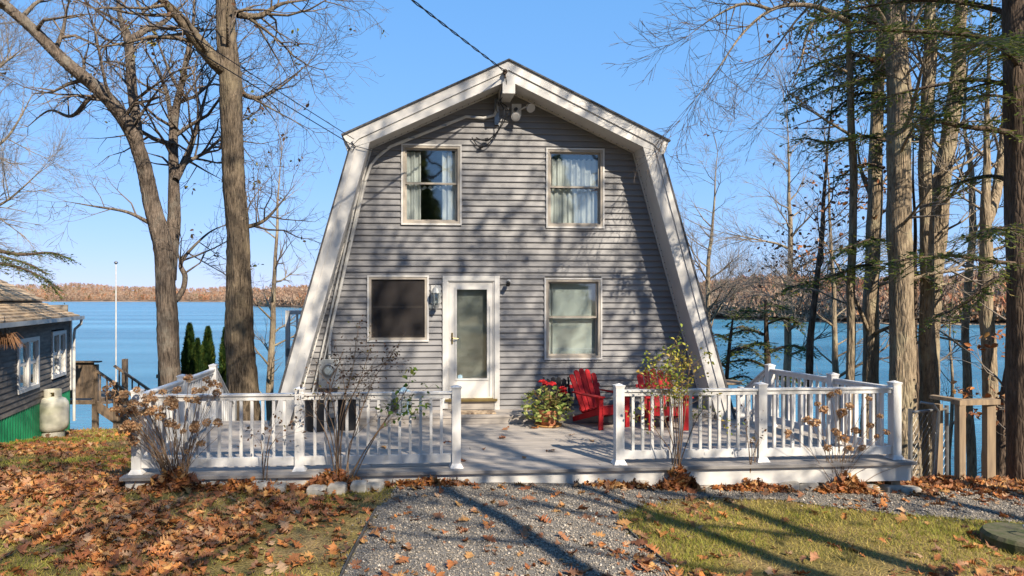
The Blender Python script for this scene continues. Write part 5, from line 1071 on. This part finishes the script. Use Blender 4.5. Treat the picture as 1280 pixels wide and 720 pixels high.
def pebbles(n, rg_):
    x = rg_.uniform(-3.2, 9.5, n*3); y = rg_.uniform(4.6, 10.5, n*3); k = inside(x+rg_.normal(0, .10, n*3)*rg_.random(n*3), y+rg_.normal(0, .12, n*3)*rg_.random(n*3), GP) & ~in_deck(x, y, .02)
    px_, py_ = pix(x, y, ground_z(x, y)); k &= (px_ > -60) & (px_ < 1360) & (py_ < 780); x, y = x[k][:n], y[k][:n]; n = len(x)
    s = rg_.lognormal(-4.95, .36, n).clip(.0035, .017)
    o = np.array([(1, 0, 0), (0, 1, 0), (-1, 0, 0), (0, -1, 0), (0, 0, 1), (0, 0, -1)], float); V = o[None]*rg_.uniform(.6, 1.35, (n, 6, 1))*s[:, None, None]; V[:, :, 2] *= .75
    V += rg_.normal(0, .18, V.shape)*s[:, None, None]; a = rg_.uniform(0, 2*PI, n); c_, s_ = np.cos(a)[:, None], np.sin(a)[:, None]
    vx, vy = V[:, :, 0]*c_-V[:, :, 1]*s_, V[:, :, 0]*s_+V[:, :, 1]*c_; V = np.stack([vx+x[:, None], vy+y[:, None], V[:, :, 2]+(ground_z(x, y)+.008+s*.45)[:, None]], -1)
    f_ = np.array([(0, 1, 4), (1, 2, 4), (2, 3, 4), (3, 0, 4), (1, 0, 5), (2, 1, 5), (3, 2, 5), (0, 3, 5)]); fc_ = (f_[None]+np.arange(n)[:, None, None]*6).reshape(-1, 3)
    me = np_mesh('gravel', V, fc_, M['pebble']); at_ = me.attributes.new('tint', 'FLOAT', 'FACE'); at_.data.foreach_set('value', np.repeat(np.clip(rg_.normal(.5, .24, n), 0, 1), 8).astype(np.float32)); return me
tag(link('gravel', pebbles(70000, np.random.default_rng(3))), 'loose grey gravel stones on the drive and deck front strip', 'gravel', kind='stuff')
# grass
def vnoise(x, y, s, seed):
    rg_ = np.random.default_rng(seed); o = np.zeros_like(x)
    for k in range(6): a = rg_.uniform(0, 2*PI); f_ = s*rg_.uniform(.6, 2.0); o += np.sin((x*math.cos(a)+y*math.sin(a))*f_+rg_.uniform(0, 6))
    return o/6
def grass(n, rg_):
    y = 4.7+rg_.random(n*2)**1.6*14; x = (rg_.uniform(-350, 1650, n*2)-CX)/F*y
    k = ~inside(x, y, GP) & ~in_deck(x, y, .05) & (ground_z(x, y) > -3)
    px_, py_ = pix(x, y, ground_z(x, y)); green = vnoise(x, y, 1.3, 8)+.35*vnoise(x, y, 5, 9)
    litter = (px_ < 470) & (py_ > 585)
    k &= rg_.random(n*2) < np.where(litter, np.clip(.30+.9*green, .04, .7), np.clip(.5+.9*green, .06, 1)); k &= ~((px_ > 1130) & (py_ < 612)); x, y, green = x[k][:n], y[k][:n], green[k][:n]; n = len(x)
    z_ = ground_z(x, y); h = rg_.uniform(.018, .05, n)*np.interp(y, [5, 18], [1, 1.5]); w_ = rg_.uniform(.0025, .0045, n)*np.interp(y, [5, 8, 18], [1, 1.3, 3]); a = rg_.uniform(0, 2*PI, n); l = rg_.normal(0, .03, (n, 2))
    P0 = np.stack([x-np.cos(a)*w_, y-np.sin(a)*w_, z_-.004], -1); P1 = np.stack([x+np.cos(a)*w_, y+np.sin(a)*w_, z_-.004], -1); P2 = np.stack([x+l[:, 0], y+l[:, 1], z_+h], -1)
    me = np_mesh('grass', np.stack([P0, P1, P2], 1), np.arange(n*3).reshape(n, 3), M['grass']); at_ = me.attributes.new('tint', 'FLOAT', 'FACE'); at_.data.foreach_set('value', np.clip(.64-.62*green+rg_.normal(0, .18, n), 0, 1).astype(np.float32)); return me
tag(link('lawn_grass', grass(320000, np.random.default_rng(4))), 'short thin yellow green lawn grass on both sides of the drive', 'grass', kind='stuff')
# oak leaves
def leaf_shape(rg_):                                    # lobed outline, length 1 along +x, with a midrib and stalk
    n = 5; top, bot = [], []
    for i in range(n):
        x0_ = .08+.84*i/n; w_ = (.16+.20*math.sin(PI*(i+.6)/n))*rg_.uniform(.8, 1.25)
        top += [(x0_+.02, w_*.38), (x0_+.13*rg_.uniform(.8, 1.2), w_)]; w2 = w_*rg_.uniform(.8, 1.2); bot += [(x0_+.02, -w2*.38), (x0_+.13*rg_.uniform(.8, 1.2), -w2)]
    mid = [(.06+.9*i/(2*n-1), 0) for i in range(2*n)]
    V = np.array([(-.16, 0)]+top+mid+bot+[(1.0, 0)]); N_ = 2*n; f_ = []
    T, Mi, Bo = 1, 1+N_, 1+2*N_; E_ = 1+3*N_
    for i in range(N_-1): f_ += [(Mi+i, Mi+i+1, T+i+1, T+i), (Bo+i, Bo+i+1, Mi+i+1, Mi+i)]
    tri = [(Mi+N_-1, E_, T+N_-1), (Bo+N_-1, E_, Mi+N_-1), (0, Mi, T), (0, Bo, Mi)]
    return V, np.array(f_), np.array(tri)
def leaf_3d(rg_, flat=1.0):
    V, f_, t_ = leaf_shape(rg_); x, y = V[:, 0]-.45, V[:, 1]; c1, c2, c3 = rg_.normal(.7, .6)*flat, rg_.normal(0, .8)*flat, rg_.normal(0, .7)*flat
    z_ = c1*y*y*1.8+c2*x*x*.5+c3*x*y+.05*np.sin(x*14+y*9)*flat; z_ -= z_.min()
    return np.stack([x, y, z_], -1), f_, t_
rgl = np.random.default_rng(17); SHAPES = [leaf_3d(rgl) for _ in range(24)]; nvl = len(SHAPES[0][0]); LF, LT = SHAPES[0][1], SHAPES[0][2]
def leaf_density(px_, py_, x, y):
    cl = vnoise(x, y, 2.2, 21)+.5*vnoise(x, y, 6, 22)
    left = np.interp(px_, [-320, -50, 250, 420, 490], [.5, 1, .95, .55, .0])*np.interp(py_, [540, 560, 610, 720], [.4, .5, .95, 1.0])*np.clip(.40+1.15*cl, .05, 1)
    left *= 1-.75*smooth(290, 340, px_)*smooth(480, 440, px_)*smooth(636, 655, py_)
    front = np.exp(-((py_-np.interp(px_, [150, 560, 1150], [600, 600, 606]))/9.0)**2)*np.where((px_ > 560) & (px_ < 720), .06, .75)*(px_ > 150)*(px_ < 1160)
    right = np.where((px_ > 1135) & (py_ < 630), .8, 0)*smooth(632, 606, py_)
    lawn = np.where(px_ > 700, np.clip(.03+.15*cl, .010, .3)*(1+1.2*smooth(1100, 1280, px_)*smooth(650, 700, py_)), .03)
    drive = np.where((px_ > 430) & (px_ < 860), .014, 0)
    return np.clip(np.maximum.reduce([left, front, right, lawn, drive]), 0, 1)
cand = 300000; ly_ = 4.75+rgl.random(cand)**1.5*13.5; lx_ = (rgl.uniform(-300, 1550, cand)-CX)/F*ly_; lz_ = ground_z(lx_, ly_); lpx, lpy = pix(lx_, ly_, lz_)
dens = leaf_density(lpx, lpy, lx_, ly_)*np.interp(ly_, [4.7, 8, 18], [.46, .55, 1.0]); kk = (rgl.random(cand) < dens*.86) & ~in_deck(lx_, ly_, -.05) & (lz_ > -4)
lx_, ly_, lz_, lpx, lpy = lx_[kk], ly_[kk], lz_[kk], lpx[kk], lpy[kk]; nl = len(lx_)
lsz = rgl.lognormal(-2.58, .46, nl).clip(.022, .165); ltint = rgl.random(nl); lift = rgl.random(nl)**2*.05*leaf_density(lpx, lpy, lx_, ly_)
vis = lsz/ly_*((lpy < 726) & (lpx > 0) & (lpx < 1280)); order = np.argsort(-vis); big, rest = order[:300], order[300:]
lm_ = []
for V, f_, t_ in SHAPES[:16]:
    me = np_mesh('leaf', V, [f_, t_], M['oakleaf']); a = me.attributes.new('tint', 'FLOAT', 'FACE'); a.data.foreach_set('value', np.full(len(me.polygons), rgl.random(), np.float32)); lm_.append(me)
for k in big:
    o = link('leaf', lm_[rgl.integers(0, 16)], ground); o.location = (lx_[k], ly_[k], lz_[k]+.012+lift[k]); o.rotation_euler = (rgl.normal(0, .3), rgl.normal(0, .3), rgl.uniform(0, 6.28)); s = lsz[k]; o.scale = (s, s, s)
SV = np.array([s[0] for s in SHAPES])
def leaf_stuff(name, x, y, z_, sz, tint, rg_, m, tilt=.42):
    n = len(x); V = SV[rg_.integers(0, len(SHAPES), n)]*sz[:, None, None]; a, b, c = rg_.normal(0, tilt, n), rg_.normal(0, tilt, n), rg_.uniform(0, 2*PI, n)
    def rot(V, i, j, a): ca, sa = np.cos(a)[:, None], np.sin(a)[:, None]; V = V.copy(); vi, vj = V[:, :, i]*ca-V[:, :, j]*sa, V[:, :, i]*sa+V[:, :, j]*ca; V[:, :, i], V[:, :, j] = vi, vj; return V
    V = rot(rot(rot(V, 1, 2, a), 2, 0, b), 0, 1, c); V += np.stack([x, y, z_], -1)[:, None, :]; o = np.arange(n)[:, None, None]*nvl
    me = np_mesh(name, V, [(LF[None]+o).reshape(-1, 4), (LT[None]+o).reshape(-1, 3)], m); at_ = me.attributes.new('tint', 'FLOAT', 'FACE'); at_.data.foreach_set('value', np.concatenate([np.repeat(tint, len(LF)), np.repeat(tint, len(LT))]).astype(np.float32)); return me
r_ = rest; tag(link('leaf_litter', leaf_stuff('leaf_litter', lx_[r_], ly_[r_], lz_[r_]+.012+lift[r_], lsz[r_], ltint[r_], rgl, M['litter'], .34)), 'brown and orange oak leaf litter over the lawn and deck front', 'leaf litter', kind='stuff')
# heaps of leaves caught round the shrubs at the deck front
def heap(px, py, label, n, R_, H_, seed):
    rg_ = np.random.default_rng(seed); x_, y_ = gpix(px, py); a = rg_.uniform(0, 2*PI, n); r0 = R_*rg_.random(n)**.7; x = x_+np.cos(a)*r0; y = y_+np.sin(a)*r0*.45; z_ = ground_z(x, y)+.01+H_*(1-r0/R_)*rg_.random(n)
    for _ in range(6): y = np.where(in_deck(x, y, .01), y-.07, y)
    o = link('leaf_heap', leaf_stuff('leaf_heap', x, y, z_, rg_.uniform(.08, .16, n), np.clip(rg_.random(n)*.8, 0, 1), rg_, M['litter'], .8)); tag(o, label, 'leaf heap', kind='stuff')
heap(225, 609, 'leaf heap under the left dried hydrangea', 170, .42, .30, 1); heap(420, 610, 'leaf heap at the foot of the rose canes', 190, .42, .26, 2); heap(845, 608, 'leaf heap under the yellow leaved shrub', 150, .26, .32, 3); heap(1048, 611, 'leaf heap under the right dried hydrangea', 170, .38, .26, 4)
heap(535, 604, 'low row of leaves against the deck left of the opening', 120, .5, .07, 5); heap(310, 610, 'row of leaves between the left hydrangea and the rose canes', 150, .6, .10, 6); heap(935, 609, 'leaves against the deck skirt right of the yellow shrub', 120, .5, .12, 7); heap(770, 605, 'leaves against the deck skirt right of the opening', 70, .4, .06, 8); heap(1180, 606, 'leaves gathered at the foot of the gateway', 260, .9, .10, 9)
# single leaves on the deck
for i, (px, py, lab) in enumerate(((668, 536, 'small'), (628, 548, 'small'), (605, 562, 'small'), (655, 573, 'brown'), (689, 565, 'orange'), (578, 577, 'brown'), (740, 552, 'small'), (715, 545, 'small'), (632, 537, 'tiny'), (560, 556, 'brown'), (480, 560, 'small'), (420, 566, 'small'), (300, 560, 'small'), (890, 560, 'small'), (985, 548, 'small'))):
    dz = (CY-py)/F; t_ = CAMH/-dz; o = link('oak_leaf', lm_[i % 16], None, ((px-CX)/F*t_, t_, .006)); s = rgl.uniform(.09, .15); o.scale = (s, s, s); o.rotation_euler = (rgl.normal(0, .15), rgl.normal(0, .15), rgl.uniform(0, 6))
    tag(o, ('single fallen oak leaf on the deck '+('left of the flower pot', 'mid deck before the door', 'left of the opening centre', 'near the opening, large and brown', 'before the left red chair, orange', 'at the foot of the opening left post', 'beside the red chair leg', 'below the flower pot saucer', 'farthest back before the doormat', 'behind the opening left post', 'behind the left railing right span', 'behind the rose canes', 'behind the left railing left span', 'behind the right railing centre', 'behind the right middle post')[i]), 'leaf', 'fallen leaves on the deck')
# stone borders
def stone_mesh(rg_, l, w_, h):
    V = []
    for sx, sy, sz in ((-1, -1, 0), (1, -1, 0), (1, 1, 0), (-1, 1, 0), (-1, -1, .75), (1, -1, .75), (1, 1, .75), (-1, 1, .75), (-.8, -.75, 1), (.8, -.75, 1), (.8, .75, 1), (-.8, .75, 1)): V.append((sx*l/2*rg_.uniform(.9, 1.05), sy*w_/2*rg_.uniform(.85, 1.1), sz*h*rg_.uniform(.9, 1.1)-(.05 if sz == 0 else 0)))
    fs = [(0, 3, 2, 1)]+[(i, (i+1) % 4, 4+(i+1) % 4, 4+i) for i in range(4)]+[(4+i, 4+(i+1) % 4, 8+(i+1) % 4, 8+i) for i in range(4)]+[(8, 9, 10, 11)]
    return MB().add(V, fs)
def border(label, p0, p1, n, seed, skip=()):
    rg_ = np.random.default_rng(seed); a, b_ = np.array(gpix(*p0)), np.array(gpix(*p1)); ang = math.atan2(b_[1]-a[1], b_[0]-a[0]); Ls = np.linalg.norm(b_-a)/n
    t = thing('stone_border', label, 'stone border', (a[0], a[1], gz(*a)), 0, 'stone borders along the deck')
    for i in range(n):
        if i in skip: continue
        c = a+(b_-a)*(i+.5)/n+rg_.normal(0, .02, 2); mb = stone_mesh(rg_, Ls*rg_.uniform(.8, .97), rg_.uniform(.13, .18), rg_.uniform(.085, .125)); o = mb.build('stone', M['stone'], t, (c[0]-a[0], c[1]-a[1], gz(*c)-gz(*a)), ang+rg_.normal(0, .1), bevel=.012)
border('row of flat grey stones edging the gravel right of the opening', (785, 606), (1150, 616), 14, 5); border('row of flat grey stones half buried in leaves left of the opening', (165, 611), (482, 613), 13, 6, (0, 2, 3, 5, 8))
# landscape edging strip at the left of the drive
for lab, pxs_ in (('thin dark edging strip along the left edge of the gravel drive', ((424, 730), (440, 695), (458, 662), (470, 640))), ('thin dark edging strip along the right edge of the gravel drive', ((852, 724), (826, 700), (800, 678), (776, 655)))):
    pp = [gpix(*p) for p in pxs_]; mb = MB(); P = catmull([np.array((p[0], p[1], gz(*p)+(.02 if 'left' in lab else .004))) for p in pp], 5)
    for a, b_ in zip(P[:-1], P[1:]): mb.beam(a, b_, .012, .05)
    tag(mb.build('edging_strip', M['edging']), lab, 'edging')
# round mossy cover with an iron handle
c = gpix(1284, 686); t = thing('well_cover', 'round mossy concrete cover with a wire handle at the lower right', 'cover', (c[0], c[1], gz(*c)-.02))
MB().lathe([(.30, -.05), (.36, .0), (.365, .13), (.34, .165), (.02, .17)], (0, 0, 0), 30).build('lid', M['mossy'], t); MB().tube([(-.1, -.1, .15), (-.1, -.1, .24), (-.09, -.06, .265), (.0, -.05, .265), (.02, -.08, .24), (.02, -.08, .15)], .009, 8).build('handle', M['galv'], t)

# ================================================================== SHRUBS AT THE DECK FRONT
def head_mesh(seed, R_):
    rg_ = np.random.default_rng(seed); n = 85; d = rg_.normal(size=(n, 3)); d /= np.linalg.norm(d, axis=1)[:, None]; P = d*R_*rg_.uniform(.55, 1.0, (n, 1)); P[:, 2] *= .8
    return leaf_mesh('flower_head', P, R_*.24, rg_, M['driedhead'], up=0, aspect=.9)
def hydrangea(label, px, py, pts_, seed, nst):
    rg_ = np.random.default_rng(seed); x_, y_ = gpix(px, py); b = gz(x_, y_); t = thing('dried_hydrangea', label, 'shrub', (x_, y_, b), 0, 'dried hydrangeas at the deck front'); HM = [head_mesh(seed*10+i, .07) for i in range(4)]
    st_ = Wood()
    for i, (hx_, hy_, s) in enumerate(pts_):
        yy = y_+rg_.uniform(-.25, .10); h = np.array(at(hx_, hy_, yy))-np.array((x_, y_, b)); a = np.array((rg_.normal(0, .06), rg_.normal(0, .04), -.03)); m1 = a*.5+h*.5+np.array((0, 0, .10)); P = catmull([a, m1, h], 5)
        st_.add(list(P), list(np.linspace(.0045, .0022, len(P))), 4); o = link('flower_head', HM[i % 4], t, tuple(h)); o.scale = (s, s, s*.9); o.rotation_euler = tuple(rg_.uniform(-.6, .6, 3))
    for i in range(nst):
        a = np.array((rg_.normal(0, .08), rg_.normal(0, .05), -.03)); e = a+np.array((rg_.normal(0, .28), rg_.normal(0, .1)-.03, rg_.uniform(.3, .9))); P = catmull([a, (a+e)/2+np.array((0, 0, .06)), e], 4); st_.add(list(P), list(np.linspace(.0045, .0016, len(P))), 4)
    link('stem', st_.mesh('stem', M['cane']), t)
rgh = np.random.default_rng(77); pl = []
for cx_, cy_, sx, sy, n in ((185, 505, 24, 14, 19), (165, 535, 16, 16, 10), (215, 498, 28, 10, 12), (242, 535, 26, 26, 12), (150, 500, 12, 12, 7), (262, 480, 20, 12, 6)):
    for _ in range(n): pl.append((cx_+rgh.normal(0, sx*.8), cy_+rgh.normal(0, sy*.8), rgh.uniform(.5, .95)))
hydrangea('big dried hydrangea with tan flower heads at the left deck corner', 222, 613, pl, 31, 8)
pl = [(1018, 528, 1), (1038, 493, .8), (1048, 490, .7), (1030, 512, .8), (1052, 516, 1), (1062, 508, .8), (1045, 540, .9), (1070, 538, .8), (1086, 498, .6), (1088, 532, .7), (1100, 520, .6), (1108, 540, .6), (1008, 524, .7), (1035, 560, .8), (1062, 560, .7), (1056, 548, .9), (985, 540, .6), (1078, 560, .7), (1022, 505, .6), (1096, 545, .5)]
hydrangea('dried hydrangea with brown flower heads before the right railing', 1048, 613, pl, 32, 14)
def cane_shrub(label, px, py, canes, leaf_m, seed, nleaf, lsize, tint=(.5, .25), name='shrub'):
    rg_ = np.random.default_rng(seed); rnd = random.Random(seed); x_, y_ = gpix(px, py); b = gz(x_, y_); org = np.array((x_, y_, b)); t = thing(name, label, 'shrub', (x_, y_, b)); st_ = Wood(); tips = []
    cfg = dict(seg=[.2, .12, .08], wob=[.1, .16, .2], up=[.03, .01, -.01], nc=[5, 4, 0], ref=[.6, .25, .12], lev=2, ang=(.4, 1.0), rmin=.0018)
    for c in canes:
        yy = y_+rg_.uniform(-.12, .08); P = catmull([np.array((rg_.normal(0, .05), rg_.normal(0, .04), -.03))]+[np.array(at(q[0], q[1], yy))-org for q in c[0]], 5); st_.add(list(P), list(np.linspace(.008, .0035, len(P))), 5)
        for i in range(c[1]):
            u = rnd.uniform(.55, 1.0); k = u*(len(P)-1); j = min(int(k), len(P)-2); d = nrm(nrm(P[j+1]-P[j])+np.array((rnd.gauss(0, .7), rnd.gauss(0, .5), rnd.gauss(0, .4)))); grow((st_, st_), rnd, P[j], d, rnd.uniform(.12, .34), .003, 1, cfg, tips)
        tips.append(P[-1])
    link('stem', st_.mesh('stem', M['cane']), t)
    if nleaf: T_ = np.array(tips); Pn = T_[rg_.integers(0, len(T_), nleaf)]+rg_.normal(0, .035, (nleaf, 3)); link('leaves', leaf_mesh('leaves', Pn, lsize, rg_, leaf_m, up=.3, aspect=.6, tint=np.clip(rg_.normal(*tint, nleaf), 0, 1)), t)
cane_shrub('tall rose canes with sparse rusty leaves before the left railing', 425, 612, [(((428, 530), (448, 480), (462, 440)), 8), (((425, 520), (440, 465), (446, 420)), 4), (((432, 520), (455, 470), (478, 455)), 8), (((420, 530), (412, 480), (425, 455)), 5), (((418, 540), (405, 505), (412, 490)), 4), (((440, 550), (465, 480), (482, 452)), 7), (((410, 550), (396, 520), (394, 505)), 4), (((424, 540), (432, 500), (428, 470)), 5), (((415, 550), (408, 510), (428, 440)), 4), (((436, 560), (446, 540), (452, 510)), 2)], M['roseleaf'], 41, 520, .017, (.35, .25), 'rose_bush')
cane_shrub('leaning rose shoot with fresh green leaves left of the opening', 436, 613, [(((455, 565), (480, 530), (492, 505)), 6), (((455, 565), (482, 525), (500, 500), (512, 482)), 4), (((460, 562), (486, 520), (496, 512)), 5)], M['greenleaf'], 42, 110, .03, (.35, .22), 'rose_shoot')
cane_shrub('tall shrub with yellow green leaves in front of the right red chair', 846, 610, [(((846, 550), (842, 490), (835, 455)), 14), (((850, 550), (852, 490), (856, 445)), 14), (((843, 550), (836, 490), (822, 462)), 16), (((848, 550), (848, 500), (846, 470)), 8), (((851, 560), (858, 500), (862, 455)), 7), (((842, 560), (830, 520), (828, 480)), 6), (((853, 570), (868, 530), (880, 510)), 3), (((840, 570), (825, 545), (815, 530)), 2)], M['greenleaf'], 43, 800, .021, (.74, .2), 'garden_shrub')
cane_shrub('bare twiggy sticks at the right middle post foot', 940, 611, [(((936, 560), (932, 535)), 3), (((944, 565), (950, 545)), 3), (((940, 570), (938, 550)), 2)], M['roseleaf'], 44, 30, .02, (.3, .2), 'garden_sticks')
cane_shrub('small bare twig shrub between left hydrangea and rose canes', 330, 612, [(((334, 560), (340, 535)), 3), (((328, 570), (326, 550)), 2), (((336, 565), (346, 548)), 3)], M['roseleaf'], 45, 40, .022, (.3, .2), 'garden_twigs')
